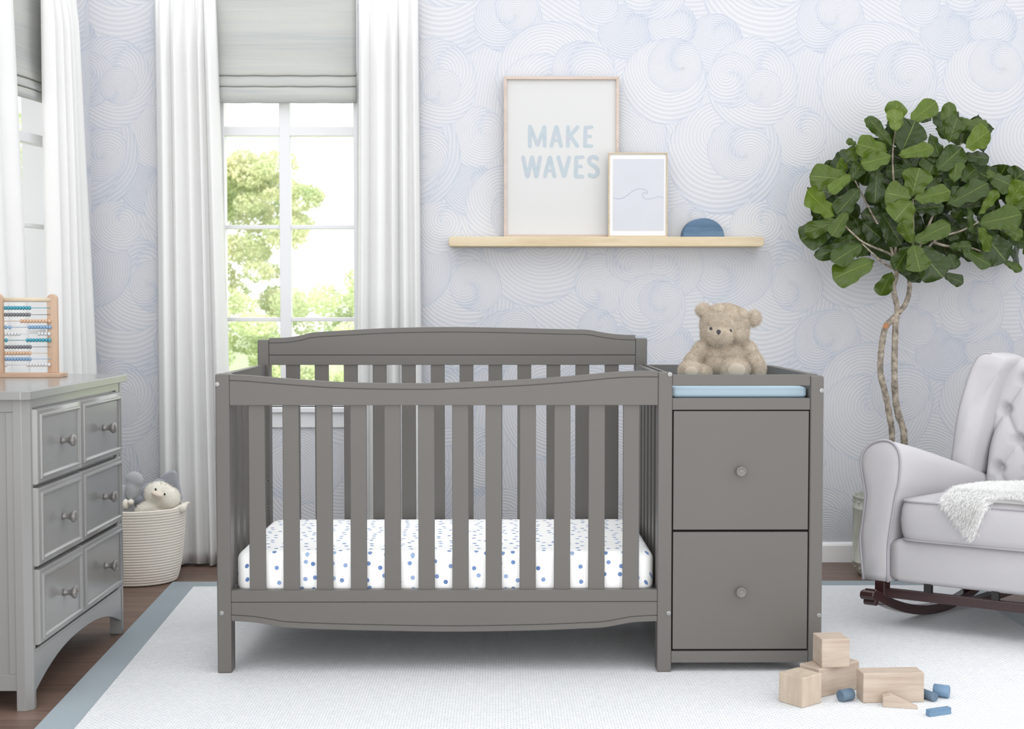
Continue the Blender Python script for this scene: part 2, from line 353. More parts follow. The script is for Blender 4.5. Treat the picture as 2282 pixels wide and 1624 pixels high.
def outleaf(name, a, b):
    m = bpy.data.materials.new(name); t = NT(m); n = t.noise(t.coord(), 1.3, 4)
    c = t.ramp(n, [(0.35, lin(a)), (0.65, lin(b))]); t.put(t.b.inputs['Base Color'], c); t.b.inputs['Roughness'].default_value = 0.8
    tr = t.node('ShaderNodeBsdfTranslucent'); t.put(tr.inputs[0], c)
    mx = t.node('ShaderNodeMixShader'); mx.inputs[0].default_value = 0.4
    t.l.new(t.b.outputs[0], mx.inputs[1]); t.l.new(tr.outputs[0], mx.inputs[2]); t.l.new(mx.outputs[0], t.out.inputs[0])
    return m
M['outleaf'] = outleaf('garden_leaves', (192, 206, 160), (228, 226, 192))  # leaf tones paled, the overexposed outdoor brightness is put into the colour
M['outleaf2'] = outleaf('hedge_leaves', (192, 208, 160), (222, 228, 190))  # same washed-out brightness mixed into these leaf tones
def metal_pot():
    m = bpy.data.materials.new('weathered_zinc'); t = NT(m); n = t.noise(t.coord(scale=(1, 1, 0.3)), 14, 5, 0.7)
    t.put(t.b.inputs['Base Color'], t.ramp(n, [(0.3, lin((150, 152, 140))), (0.6, lin((196, 198, 186))), (0.8, lin((214, 214, 204)))]))
    t.b.inputs['Roughness'].default_value = 0.5; t.b.inputs['Metallic'].default_value = 0.25; t.bump(n, 0.003); return m
M['zinc'] = metal_pot()

# ------------------------------------------------------------------ mesh helpers
ORG = {}
def tag(o, label=None, cat=None, group=None, kind=None):
    if label: o['label'] = label
    if cat: o['category'] = cat
    if group: o['group'] = group
    if kind: o['kind'] = kind
    return o
def thing(name, loc, label, cat, group=None):
    o = bpy.data.objects.new(name, None); COL.objects.link(o); o.location = loc; o.empty_display_size = 0.05
    ORG[o] = Vector(loc); return tag(o, label, cat, group)
class MB:
    def __init__(s): s.v = []; s.f = []; s.uv = None; s.warp = None
    def add(s, vs, fs):
        b = len(s.v); s.v += [tuple(p) for p in vs]; s.f += [tuple(i + b for i in f) for f in fs]; return s
    def box(s, x0, x1, y0, y1, z0, z1):
        vs = [(x, y, z) for z in (z0, z1) for y in (y0, y1) for x in (x0, x1)]
        return s.add(vs, [(0, 2, 3, 1), (4, 5, 7, 6), (0, 1, 5, 4), (2, 6, 7, 3), (0, 4, 6, 2), (1, 3, 7, 5)])
    def obox(s, c, size, rz=0, rx=0, ry=0):
        R = Euler((rx, ry, rz)).to_matrix(); vs = []
        for z in (-.5, .5):
            for y in (-.5, .5):
                for x in (-.5, .5): vs.append(Vector(c) + R @ Vector((x * size[0], y * size[1], z * size[2])))
        return s.add(vs, [(0, 2, 3, 1), (4, 5, 7, 6), (0, 1, 5, 4), (2, 6, 7, 3), (0, 4, 6, 2), (1, 3, 7, 5)])
    def strip(s, top, bot, y0, y1):
        """plate between two (x,z) curves of equal length, from y0 (front) to y1"""
        n = len(top); vs = []
        for (a, b) in zip(top, bot): vs += [(a[0], y0, a[1]), (b[0], y0, b[1]), (a[0], y1, a[1]), (b[0], y1, b[1])]
        fs = []
        for i in range(n - 1):
            k = 4 * i
            fs += [(k, k + 1, k + 5, k + 4), (k + 2, k + 6, k + 7, k + 3), (k, k + 4, k + 6, k + 2), (k + 1, k + 3, k + 7, k + 5)]
        fs += [(0, 2, 3, 1), (4 * n - 4, 4 * n - 3, 4 * n - 1, 4 * n - 2)]
        return s.add(vs, fs)
    def prism(s, pts, y0, y1, ax='Y'):
        n = len(pts)
        def P(p, d): return {'Y': (p[0], d, p[1]), 'X': (d, p[0], p[1]), 'Z': (p[0], p[1], d)}[ax]
        vs = [P(p, y0) for p in pts] + [P(p, y1) for p in pts]
        fs = [tuple(range(n)), tuple(range(2 * n - 1, n - 1, -1))] + [(i, i + n, (i + 1) % n + n, (i + 1) % n) for i in range(n)]
        return s.add(vs, fs)
    def lathe(s, prof, c=(0, 0, 0), axis='Z', n=32, sx=1, sy=1, cap=True):
        vs = []
        for (r, h) in prof:
            for k in range(n):
                a = 2 * pi * k / n; p = (r * cos(a) * sx, r * sin(a) * sy, h)
                if axis == 'X': p = (h, p[0], p[1])
                if axis == '-Y': p = (p[0], -h, p[1])
                vs.append((p[0] + c[0], p[1] + c[1], p[2] + c[2]))
        fs = []
        for i in range(len(prof) - 1):
            for k in range(n):
                a, b = i * n + k, i * n + (k + 1) % n; fs.append((a, b, b + n, a + n))
        if cap: fs += [tuple(range(n - 1, -1, -1)), tuple(range((len(prof) - 1) * n, len(prof) * n))]
        return s.add(vs, fs)
    def tube(s, pts, rad, n=8, cap=True):
        pts = [Vector(p) for p in pts]; m = len(pts)
        if not hasattr(rad, '__len__'): rad = [rad] * m
        vs = []; ref = Vector((0.13, 0.97, 0.2)).normalized()
        for i, p in enumerate(pts):
            d = (pts[min(i + 1, m - 1)] - pts[max(i - 1, 0)])
            d = d.normalized() if d.length > 1e-9 else Vector((0, 0, 1))
            if i == 0: a = d.cross(ref); a = a if a.length > .1 else d.cross(Vector((1, 0, 0)))
            else: a = a - d * a.dot(d)
            a.normalize(); b = d.cross(a)
            for k in range(n):
                t = 2 * pi * k / n; vs.append(p + (a * cos(t) + b * sin(t)) * rad[i])
        fs = [(i * n + k, i * n + (k + 1) % n, (i + 1) * n + (k + 1) % n, (i + 1) * n + k) for i in range(m - 1) for k in range(n)]
        if cap: fs += [tuple(range(n - 1, -1, -1)), tuple(range((m - 1) * n, m * n))]
        return s.add(vs, fs)
    def ball(s, c, r, rot=(0, 0, 0), nu=20, nv=12):
        if not hasattr(r, '__len__'): r = (r, r, r)
        R = Euler(rot).to_matrix(); vs = []
        for i in range(nv + 1):
            ph = pi * i / nv
            for k in range(nu):
                a = 2 * pi * k / nu
                vs.append(Vector(c) + R @ Vector((r[0] * sin(ph) * cos(a), r[1] * sin(ph) * sin(a), r[2] * cos(ph))))
        fs = [(i * nu + k, (i + 1) * nu + k, (i + 1) * nu + (k + 1) % nu, i * nu + (k + 1) % nu) for i in range(nv) for k in range(nu)]
        return s.add(vs, fs)
    def build(s, name, m, parent=None, bevel=0.0, seg=2, smooth=False, weld=False, loc=None, subsurf=0):
        V = [Vector(p) for p in s.v]
        if s.warp: V = [s.warp(p) for p in V]
        if parent is not None: org = ORG[parent]
        elif loc is not None: org = Vector(loc)
        else:
            lo = [min(p[i] for p in V) for i in range(3)]; hi = [max(p[i] for p in V) for i in range(3)]
            org = Vector(((lo[0] + hi[0]) / 2, (lo[1] + hi[1]) / 2, lo[2]))
        me = bpy.data.meshes.new(name); me.from_pydata([tuple(p - org) for p in V], [], s.f)
        bm = bmesh.new(); bm.from_mesh(me)
        if weld: bmesh.ops.remove_doubles(bm, verts=bm.verts, dist=1e-5)
        bmesh.ops.recalc_face_normals(bm, faces=bm.faces)
        bm.to_mesh(me); bm.free()
        o = bpy.data.objects.new(name, me); COL.objects.link(o); me.materials.append(m)
        if parent is None: o.location = org
        else: o.parent = parent
        ORG[o] = org
        if smooth or bevel:
            for p in me.polygons: p.use_smooth = True
        if bevel:
            b = o.modifiers.new('bevel', 'BEVEL'); b.width = bevel; b.segments = seg; b.limit_method = 'ANGLE'; b.angle_limit = radians(35); b.harden_normals = True
        if subsurf:
            b = o.modifiers.new('sub', 'SUBSURF'); b.levels = subsurf; b.render_levels = subsurf
        return o
def dup(o, delta=(0, 0, 0), parent=None):
    c = o.copy(); COL.objects.link(c)
    if parent is not None: c.parent = parent
    c.location = Vector(o.location) + Vector(delta); ORG[c] = ORG[o]
    return c
def rbox(name, m, parent, x0, x1, y0, y1, z0, z1, bevel=0.0025, **k):
    return MB().box(x0, x1, y0, y1, z0, z1).build(name, m, parent, bevel=bevel, **k)
def curve_pts(pts, n):
    """smooth (Catmull-Rom) resample of 2D/3D points"""
    P = [Vector(p if len(p) == 3 else (p[0], p[1], 0)) for p in pts]; out = []
    P = [P[0] * 2 - P[1]] + P + [P[-1] * 2 - P[-2]]; segs = len(P) - 3
    for i in range(n):
        t = i / (n - 1) * segs; k = min(int(t), segs - 1); t -= k
        a, b, c, d = P[k:k + 4]
        out.append(0.5 * ((2 * b) + (c - a) * t + (2 * a - 5 * b + 4 * c - d) * t * t + (3 * b - a - 3 * c + d) * t ** 3))
    return out
def strands(name, m, parent, P, N, L, wid, bend=(0, 0, -0.6), jitter=0.5, segs=2):
    """thin tapering hairs as one mesh; P, N (n,3); L scalar length"""
    P = np.asarray(P, float); N = np.asarray(N, float); n = len(P)
    D = N + RNG.normal(0, jitter, (n, 3)); D /= np.linalg.norm(D, axis=1)[:, None]
    ln = L * RNG.uniform(0.6, 1.15, (n, 1))
    mid = P + D * ln * 0.55
    D2 = D + np.array(bend) * 0.9; D2 /= np.linalg.norm(D2, axis=1)[:, None]
    tip = mid + D2 * ln * 0.5
    side = np.cross(D, RNG.normal(0, 1, (n, 3))); side /= np.linalg.norm(side, axis=1)[:, None]
    V = np.stack([P - side * wid, P + side * wid, mid + side * wid * 0.8, mid - side * wid * 0.8, tip], 1).reshape(-1, 3)
    org = ORG[parent] if parent is not None else Vector((0, 0, 0)); V = V - np.array(org)
    idx = (np.arange(n) * 5)[:, None]
    quads = (idx + np.array([0, 1, 2, 3])).tolist(); tris = (idx + np.array([3, 2, 4])).tolist()
    me = bpy.data.meshes.new(name); me.from_pydata(V.tolist(), [], quads + tris); me.materials.append(m)
    o = bpy.data.objects.new(name, me); COL.objects.link(o)
    if parent is not None: o.parent = parent
    ORG[o] = org
    return o

# ------------------------------------------------------------------ room shell
WY = 1.79                                  # inner face of the back wall
CORN = Vector((-1.75, WY, 0)); LA = radians(10.3)
LD = Vector((-sin(LA), -cos(LA), 0)); LN = Vector((cos(LA), -sin(LA), 0))     # along / into the room
def wall_with_hole(name, length, height, hole, thick, origin, along, inward, m=None):
    """local x along the wall, y = outward depth, z up"""
    b = MB(); x0, x1, z0, z1 = hole
    xs = [0, x0, x1, length]; zs = [0, z0, z1, height]
    for i in range(3):
        for k in range(3):
            if i == 1 and k == 1: continue
            b.box(xs[i], xs[i + 1], 0, thick, zs[k], zs[k + 1])
    me_o = b.build(name, m or M['paper'], loc=(0, 0, 0), weld=False)
    R = Matrix((along, -inward, Vector((0, 0, 1)))).transposed().to_4x4(); R.translation = origin
    me_o.matrix_world = R; return tag(me_o, kind='structure')
CEIL = 2.62
# window in the back wall
wx0, wz0 = XZ(478, 907, WY); wx1, _ = XZ(800, 907, WY); wz1 = 2.52
wall_with_hole('wall_back', 5.0, CEIL, (wx0 + 1.75, wx1 + 1.75, wz0, wz1), 0.16, CORN, Vector((1, 0, 0)), Vector((0, -1, 0)))
lt0, lt1 = 0.27, 1.30                      # window span along the left wall
# the left wall's local x runs from its front end to the corner so the paper reads the right way round
LL = 7.2
LO = CORN + LD * LL
wall_with_hole('wall_left', LL, CEIL, (LL - lt1, LL - lt0, wz0, wz1), 0.16, LO, -LD, LN)
tag(MB().box(-4.2, 3.4, -5.4, 2.0, -0.1, 0).build('floor', M['floor']), kind='structure')
tag(MB().box(3.05, 3.17, -5.4, WY + 0.1, 0, CEIL).build('wall_right', M['paper'], loc=(3.05, WY, 0)), kind='structure')
# baseboards
def skirting(name, p0, along, inward, L):
    b = MB(); prof = [(0, 0), (0.016, 0), (0.016, 0.072), (0.012, 0.080), (0.006, 0.086), (0, 0.086)]
    o = b
    vs = [p0 + inward * d + Vector((0, 0, z)) for d, z in prof] + [p0 + along * L + inward * d + Vector((0, 0, z)) for d, z in prof]
    n = len(prof); b.add(vs, [tuple(range(n)), tuple(range(2 * n - 1, n - 1, -1))] + [(i, i + n, (i + 1) % n + n, (i + 1) % n) for i in range(n)])
    return tag(b.build(name, M['white']), kind='structure')
skirting('baseboard_back', Vector((-1.75, WY, 0)), Vector((1, 0, 0)), Vector((0, -1, 0)), 4.8)
skirting('baseboard_left', CORN.copy(), LD, LN, 6.8)

def make_window(name, W_, z0, z1, mullions, zbars, T):
    """window built in local (x, y outward, z); T places it"""
    fr = MB(); fw_ = 0.045
    fr.box(0, fw_, 0.03, 0.09, z0, z1); fr.box(W_ - 0.022, W_, 0.03, 0.09, z0, z1)
    fr.box(0, W_, 0.03, 0.09, z0, z0 + 0.012); fr.box(0, W_, 0.03, 0.09, z1 - fw_, z1)
    root = fr.build(name, M['frame_white'], loc=(0, 0, 0), bevel=0.003); tag(root, kind='structure')
    mu = MB()
    for x0, x1 in mullions: mu.box(x0, x1, 0.035, 0.085, z0, z1)
    mu.build('mullion', M['frame_white'], root, bevel=0.003)
    for (a, b, d) in zbars:
        MB().box(0, W_, 0.045 - d, 0.075, a, b).build('glazing_bar', M['frame_white'], root, bevel=0.003)
    MB().box(0, W_, 0.058, 0.062, z0, z1).build('pane', M['glass'], root)
    jb = MB(); jb.box(0, 0.004, 0.0, 0.19, z0, z1); jb.box(W_ - 0.004, W_, 0.0, 0.19, z0, z1); jb.box(0, W_, 0.0, 0.19, z1 - 0.004, z1)
    jb.build('jamb', M['frame_white'], root)
    # stool and apron below
    s = MB(); s.box(-0.05, W_ + 0.05, -0.03, 0.05, z0 - 0.022, z0 + 0.0)
    s.box(-0.04, W_ + 0.04, -0.012, 0.0, z0 - 0.088, z0 - 0.022)
    s.build('window_sill', M['frame_white'], root, bevel=0.003)
    root.matrix_world = T; return root
ww = wx1 - wx0
def bx(px): return XZ(px, 600, WY + 0.04)[0] - wx0
def bz(py): return XZ(640, py, WY + 0.04)[1]
make_window('window_1', ww, wz0, wz1, [(bx(624), bx(648))],
            [(bz(303), bz(282), 0.008), (bz(510), bz(501), 0.0), (bz(716), bz(707), 0.0)], Matrix.Translation((wx0, WY, 0)))
RL = Matrix((-LD, -LN, Vector((0, 0, 1)))).transposed().to_4x4(); RL.translation = CORN + LD * lt1 + LN * 0.028
make_window('window_2', lt1 - lt0, wz0, wz1, [(0.60, 0.635)], [(1.75, 1.79, 0.008), (1.42, 1.437, 0), (1.0, 1.017, 0)], RL)

# ------------------------------------------------------------------ curtains
def curtain(name, label, p0, along, inward, wt, wb, ztop, zbot, folds, seed, skew=0.0, amp=0.028):
    """pleated panel: starts at p0 on the wall line, runs wt (top) .. wb (bottom) wide"""
    rr = random.Random(seed); nu, nv = folds * 14, 44; vs = []
    phs = [rr.uniform(-.5, .5) for _ in range(folds + 1)]; am = [rr.uniform(.55, 1.25) for _ in range(folds + 1)]
    cuts = [0]
    for i in range(folds): cuts.append(cuts[-1] + rr.uniform(.6, 1.4))
    cuts = [c / cuts[-1] for c in cuts]
    for j in range(nv + 1):
        v = j / nv; z = ztop + (zbot - ztop) * v
        wdt = wt + (wb - wt) * (v ** 0.8); off = skew * v
        gather = min(1, v * 9)
        for i in range(nu + 1):
            u = i / nu
            k = max(q for q in range(folds) if cuts[q] <= u + 1e-9); loc = (u - cuts[k]) / (cuts[k + 1] - cuts[k])
            a = am[k] * (1 - loc) + am[min(k + 1, folds)] * loc
            # broad rounded pleat with a tight valley
            d = abs(sin(pi * loc)) ** 0.62 * amp * a * (0.55 + 0.45 * gather) * (0.8 + 0.35 * v)
            d += 0.004 * sin(7 * u + 9 * v + seed) * v
            if v < 0.09: d = d * (0.5 + 0.5 * v / 0.09) + 0.004 * sin(u * folds * 2 * pi * 2.5) * (1 - v / 0.09)
            x = off + wdt * (u + 0.012 * sin(2 * pi * loc) * gather + 0.006 * sin(5 * v + k))
            wob = 0.004 * sin(11 * u + seed) if j == nv else 0
            vs.append(p0 + along * x + inward * (0.045 + d) + Vector((0, 0, z + wob)))
    b = MB(); W1 = nu + 1
    b.add(vs, [(j * W1 + i, j * W1 + i + 1, (j + 1) * W1 + i + 1, (j + 1) * W1 + i) for j in range(nv) for i in range(nu)])
    o = b.build(name, M['curtain'], smooth=True)
    s = o.modifiers.new('thick', 'SOLIDIFY'); s.thickness = 0.0022
    return tag(o, label, 'curtain', None)
bw = Vector((1, 0, 0)); bi = Vector((0, -1, 0))
cx = lambda px: XZ(px, 300, WY - 0.06)[0]
curtain('curtain', 'white gathered floor-length curtain left of the window behind the crib', Vector((cx(346), WY, 0)), bw, bi, cx(482) - cx(346), cx(512) - cx(346), 2.445, 0.012, 5, 3, 0.0, 0.065)
curtain('curtain', 'white gathered floor-length curtain right of the window, beside the framed prints', Vector((cx(799), WY, 0)), bw, bi, cx(933) - cx(799), cx(938) - cx(790), 2.445, 0.012, 5, 8, -0.015, 0.065)
curtain('curtain', 'white curtain on the left wall nearest the wallpapered corner', CORN + LD * 0.48, -LD, LN, 0.26, 0.44, 2.5, 0.012, 5, 15, 0.0, 0.045)
curtain('curtain', 'white curtain panel at the far left edge above the abacus', CORN + LD * 1.30, -LD, LN, 0.60, 0.73, 2.5, 0.012, 6, 21, 0.0, 0.045)

# ------------------------------------------------------------------ roman shades
def roman(name, label, x0, x1, zt, zb, T, folds):
    """local x, y inward negative"""
    path = [(0.03, zt)]
    zf = zb + (zt - zb) * 0.0
    f1, f2, f3 = folds
    path += [(0.03, f1 + 0.10), (0.022, f1 + 0.03), (0.012, f1 + 0.004), (0.014, f1), (0.027, f1 + 0.004), (0.026, f1 + 0.001)]
    path += [(0.016, f1 - 0.010), (0.004, f2 + 0.004), (0.006, f2), (0.018, f2 + 0.003), (0.018, f2)]
    path += [(0.006, f2 - 0.008), (0.004, zb + 0.002), (0.008, zb), (0.012, zb + 0.004), (0.014, f2)]
    b = MB(); n = 24; vs = []
    for k in range(n + 1):
        x = x0 + (x1 - x0) * k / n
        for (y, z) in path:
            w = 0.0008 * sin(k * 1.1) if z < f1 + 0.01 else 0
            vs.append((x, y - 0.018, z + w))
    m_ = len(path)
    b.add(vs, [(k * m_ + i, (k + 1) * m_ + i, (k + 1) * m_ + i + 1, k * m_ + i + 1) for k in range(n) for i in range(m_ - 1)])
    o = b.build(name, M['linen'], loc=(x0, 0, zb), smooth=True)
    s = o.modifiers.new('thick', 'SOLIDIFY'); s.thickness = 0.0016
    me_T = T.copy(); o.matrix_world = me_T @ Matrix.Translation((x0, 0, zb))
    return tag(o, label, 'window blind')
rz = lambda py: XZ(640, py, WY)[1]
roman('roman_shade', 'pale grey linen roman shade with folded hem in the window behind the crib', 0.004, ww - 0.004, wz1 - 0.002, rz(230), Matrix.Translation((wx0, WY, 0)), (rz(168), rz(193), 0))
roman('roman_shade', 'linen roman shade on the left wall window, at the upper left corner', 0.004, lt1 - lt0 - 0.004, wz1 - 0.002, 1.915, Matrix.Translation(-LN * 0.028) @ RL, (1.998, 1.958, 0))

# ------------------------------------------------------------------ rug
rug = thing('area_rug', (0.3, 0.0, 0), 'large white woven area rug with a dusty blue border under the crib', 'rug')
RO = [(-1.311, 1.351), (1.885, 1.345), (1.885, -2.6), (-1.10, -2.6)]
RI = [(-1.205, 1.252), (1.795, 1.250), (1.795, -2.5), (-0.995, -2.5)]
MB().prism(RI, 0.0005, 0.009, 'Z').build('rug_field', M['rug'], rug)
b = MB()
for i in range(4):
    j = (i + 1) % 4
    b.prism([RO[i], RO[j], RI[j], RI[i]], 0.0, 0.0075, 'Z')
b.build('rug_border', M['rugborder'], rug)
RZ = 0.009

# ------------------------------------------------------------------ crib with attached changer
cr = thing('crib_with_changer', (0.06, 0.35, RZ), 'large grey slatted baby crib joined to a two-drawer changing unit', 'crib')
C_ = M['crib']
XL0, XL1, XM0, XM1, XR0, XR1 = -0.845, -0.803, 0.471, 0.514, 0.925, 0.966
YB = 0.76; ZT = 0.905
Z = lambda py, Y=0.0: XZ(988, py, Y)[1]
rbox('post', C_, cr, XL0, XL1, 0, 0.06, RZ, ZT, 0.004); rbox('post', C_, cr, XM0, XM1, 0, 0.06, RZ, ZT + 0.004, 0.004)
rbox('post', C_, cr, XR0, XR1, 0, 0.06, RZ, ZT - 0.006, 0.006)
rbox('post', C_, cr, XR0, XR1, YB - 0.055, YB, RZ, ZT - 0.006, 0.005)
rbox('post', C_, cr, -0.847, -0.806, 0.705, YB, RZ, 0.991, 0.004); rbox('post', C_, cr, 0.474, 0.516, 0.705, YB, RZ, 0.996, 0.004)
def grooved(name, top, bot, groove, y0, y1, parent, gw=0.0022):
    """board between top and bottom curves with a routed line at `groove`"""
    b = MB()
    gu = [(x, z + gw / 2) for x, z in groove]; gl = [(x, z - gw / 2) for x, z in groove]
    b.strip(top, gu, y0, y1 - 0.004); b.strip(gl, bot, y0, y1 - 0.004)
    e = 0.0005
    b.strip([(x, z - e) for x, z in top], [(x, z + e) for x, z in bot], y0 + 0.0045, y1)
    return b.build(name, C_, parent, bevel=0.0012)
def px_curve(pts, Y, n=48):
    c = curve_pts([XZ(px, py, Y) for px, py in pts], n); return [(p.x, p.y) for p in c]
# front top rail, dipping in the middle
pt = [(510, 834.5), (545, 836), (582, 839), (652, 844.5), (723, 849.6), (808, 853), (922, 854.4), (1000, 853), (1142, 847), (1227, 841.6), (1312, 834.5), (1368, 829), (1419, 826.6), (1467, 826.6)]
top = px_curve(pt, 0); top[0] = (XL1, top[0][1]); top[-1] = (XM0, top[-1][1])
zb_ = Z(903)
grooved('top_rail', top, [(x, zb_) for x, z in top], [(x, z - 0.0178) for x, z in top], 0.002, 0.028, cr)
# bottom rail and shaped apron
zt_, zg_ = Z(1315), Z(1341.5)
pb = [(519, 1384), (567, 1387.5), (610, 1394.6), (635, 1398.5), (695, 1401.7), (808, 1405), (1000, 1408), (1180, 1405.5), (1300, 1401), (1345, 1398.5), (1385, 1391.5), (1413, 1387), (1463, 1384.5)]
bot = px_curve(pb, 0); bot[0] = (XL1, bot[0][1]); bot[-1] = (XM0, bot[-1][1])
MB().strip([(x, zt_) for x, z in bot], [(x, zg_ + 0.001) for x, z in bot], 0.003, 0.03).box(XL1, XM0, 0.008, 0.026, zg_ - 0.0018, zg_ + 0.003).build('bottom_rail', C_, cr, bevel=0.0012)
grooved('apron', [(x, zg_ - 0.001) for x, z in bot], bot, [(x, z + 0.0178) for x, z in bot], 0.003, 0.028, cr)
# front slats
sl = None
for i, px in enumerate([553, 629, 703.5, 779.7, 855.7, 931.5, 1007.5, 1082, 1158, 1235, 1312, 1389]):
    x0 = XZ(px, 910, 0.011)[0]
    if sl is None: sl = rbox('slat', C_, cr, x0, x0 + 0.0488, 0.011, 0.024, zt_ - 0.01, zb_ + 0.01, 0.002); sx0 = x0
    else: dup(sl, (x0 - sx0, 0, 0))
# headboard
HY = 0.70
ph = [(601, 753), (638, 752), (672, 746.7), (699, 740.5), (780, 735.4), (865, 731), (1000, 728.5), (1142, 730.6), (1255, 733.4), (1309, 734.6), (1340, 740), (1377, 745), (1414, 746.5)]
top = px_curve(ph, HY); top[0] = (-0.806, top[0][1]); top[-1] = (0.474, top[-1][1])
zh1, zh2 = Z(791, HY), Z(813, HY)
grooved('headboard_panel', top, [(x, zh1 + 0.001) for x, z in top], [(x, z - 0.0178) for x, z in top], HY + 0.002, HY + 0.03, cr)
MB().box(-0.806, 0.474, HY + 0.003, HY + 0.028, zh2, zh1 - 0.001).box(-0.806, 0.474, HY + 0.010, HY + 0.024, zh1 - 0.004, zh1 + 0.0015).build('headboard_rail', C_, cr, bevel=0.0012)
MB().box(-0.806, 0.474, HY + 0.003, HY + 0.028, 0.13, 0.22).build('back_bottom_rail', C_, cr, bevel=0.0012)
sl = None
for i, px in enumerate([637, 701.2, 766, 830.3, 895.2, 959.9, 1024, 1088.5, 1153, 1218, 1282.5, 1348]):
    x0 = XZ(px, 830, HY + .01)[0]
    if sl is None: sl = rbox('back_slat', C_, cr, x0, x0 + 0.0486, HY + 0.010, HY + 0.023, 0.21, zh2 + 0.01, 0.002); sx0 = x0
    else: dup(sl, (x0 - sx0, 0, 0))
# left end: rail, slats, bottom rail
def end_side(xa, xb):
    rbox('side_top_rail', C_, cr, xa, xb, 0.06, 0.705, ZT - 0.075, ZT - 0.001, 0.002)
    rbox('side_bottom_rail', C_, cr, xa, xb, 0.06, 0.705, 0.165, 0.235, 0.002)
    s0 = rbox('side_slat', C_, cr, xa + 0.006, xb - 0.005, 0.105, 0.15, 0.233, ZT - 0.073, 0.002)
    for k in range(1, 6): dup(s0, (0, k * 0.0985, 0))
end_side(-0.842, -0.818); end_side(0.476, 0.496)
for z in (0.50, 0.445): 
    h = MB().lathe([(0.0045, 0), (0.006, 0.001), (0.006, 0.0025)], (-0.8095, 0, 0), 'X', 16)
h = MB().lathe([(0.001, -0.002), (0.0035, -0.002), (0.0035, 0.0)], (0, 0, 0), '-Y', 14)
for zz in (XZ(597, 1070, 0.705)[1], XZ(598, 1130, 0.705)[1]):
    MB().lathe([(0.0030, 0.0), (0.0055, 0.0004), (0.0055, 0.001)], (-0.8125, 0.705, zz), '-Y', 16).build('bolt_ring', M['bolt'], cr)
    MB().lathe([(0.0032, 0.0006), (0.0032, 0.0014)], (-0.8125, 0.705, zz), '-Y', 14).build('bolt_hole_shade', M['dark'], cr)  # black disc painting the shade inside the hole
# mattress support
MB().box(-0.80, 0.468, 0.04, 0.695, 0.222, 0.234).build('mattress_support', M['dark'], cr, bevel=0.002)
# bolts on the front
bl = None
for px, py in [(484, 856), (1493, 834), (1831, 870), (494, 1366), (1490, 1366), (1825, 1371)]:
    x, z = XZ(px, py, 0)
    if bl is None:
        bl = MB().lathe([(0.0068, 0.0), (0.0068, 0.0014), (0.0058, 0.0022), (0.0026, 0.0024), (0.0020, 0.0012), (0.0006, 0.0012)], (x, 0.0, z), '-Y', 24).build('bolt', M['bolt'], cr, smooth=False)
        bx0, bz0 = x, z
    else: dup(bl, (x - bx0, 0, z - bz0))
# changer: panels
rbox('side_panel', C_, cr, XM0 + 0.028, XM1 - 0.003, 0.06, YB - 0.03, 0.10, 0.80, 0.001)
rbox('side_panel', C_, cr, XR0 + 0.012, XR1 - 0.012, 0.06, YB - 0.055, 0.06, 0.80, 0.001)
rbox('back_panel', C_, cr, XM1, XR0, YB - 0.02, YB - 0.008, 0.06, 0.80, 0.001)
z1, z2, z3, z4 = Z(836), Z(860.5), Z(887.5), Z(914)
zz = lambda py: XZ(1650, py, 0)[1]
z1, z2, z3, z4 = zz(835), zz(859.5), zz(887), zz(913.5)
rbox('tray_rail', C_, cr, XM1, XR0, 0.002, 0.022, z2, z1, 0.002)
rbox('tray_rail', C_, cr, XM1, XR0, 0.002, 0.028, z4, z3, 0.002)
rbox('tray_rail', C_, cr, XM1, XR0, YB - 0.03, YB - 0.01, z3, z1, 0.002)
rbox('tray_rail', C_, cr, XR0 + 0.012, XR1 - 0.006, 0.06, YB - 0.055, z4, z1 - 0.001, 0.002)
rbox('tray_rail', C_, cr, XM0 + 0.03, XM1 - 0.001, 0.06, YB - 0.03, z4, z1 + 0.004, 0.002)
rbox('tray_floor', C_, cr, XM1, XR0, 0.028, YB - 0.03, z3 - 0.014, z3 - 0.002, 0.001)
zd = [zz(915), zz(1181), zz(1184.5), zz(1447)]
rbox('bottom_rail', C_, cr, XM1, XR0, 0.003, 0.03, zz(1477), zz(1450.5), 0.002)
rbox('drawer_gap_shade', M['gap'], cr, XM1, XR0, 0.02, 0.035, zz(1455), z4 + 0.002, 0.0)  # dark sheet behind the drawer fronts, paints the shade in their gaps
def knob_profile(s=1.0):
    return [(0.0065 * s, 0), (0.0055 * s, 0.004 * s), (0.005 * s, 0.010 * s), (0.009 * s, 0.014 * s), (0.0145 * s, 0.017 * s), (0.0155 * s, 0.020 * s), (0.0145 * s, 0.023 * s), (0.011 * s, 0.0245 * s), (0.0105 * s, 0.0235 * s), (0.005 * s, 0.0245 * s), (0.0005, 0.025 * s)]
for (a, b_, ky) in ((zd[0], zd[1], 1050), (zd[2], zd[3], 1319)):
    d = rbox('drawer', C_, cr, XM1 + 0.0035, XR0 - 0.0035, 0.001, 0.019, b_ + 0.001, a - 0.001, 0.0018)
    kx, kz = XZ(1651, ky, -0.01)
    MB().lathe(knob_profile(1.0), (kx, 0.001, kz), '-Y', 28).build('knob', M['knob_c'], d, smooth=True)

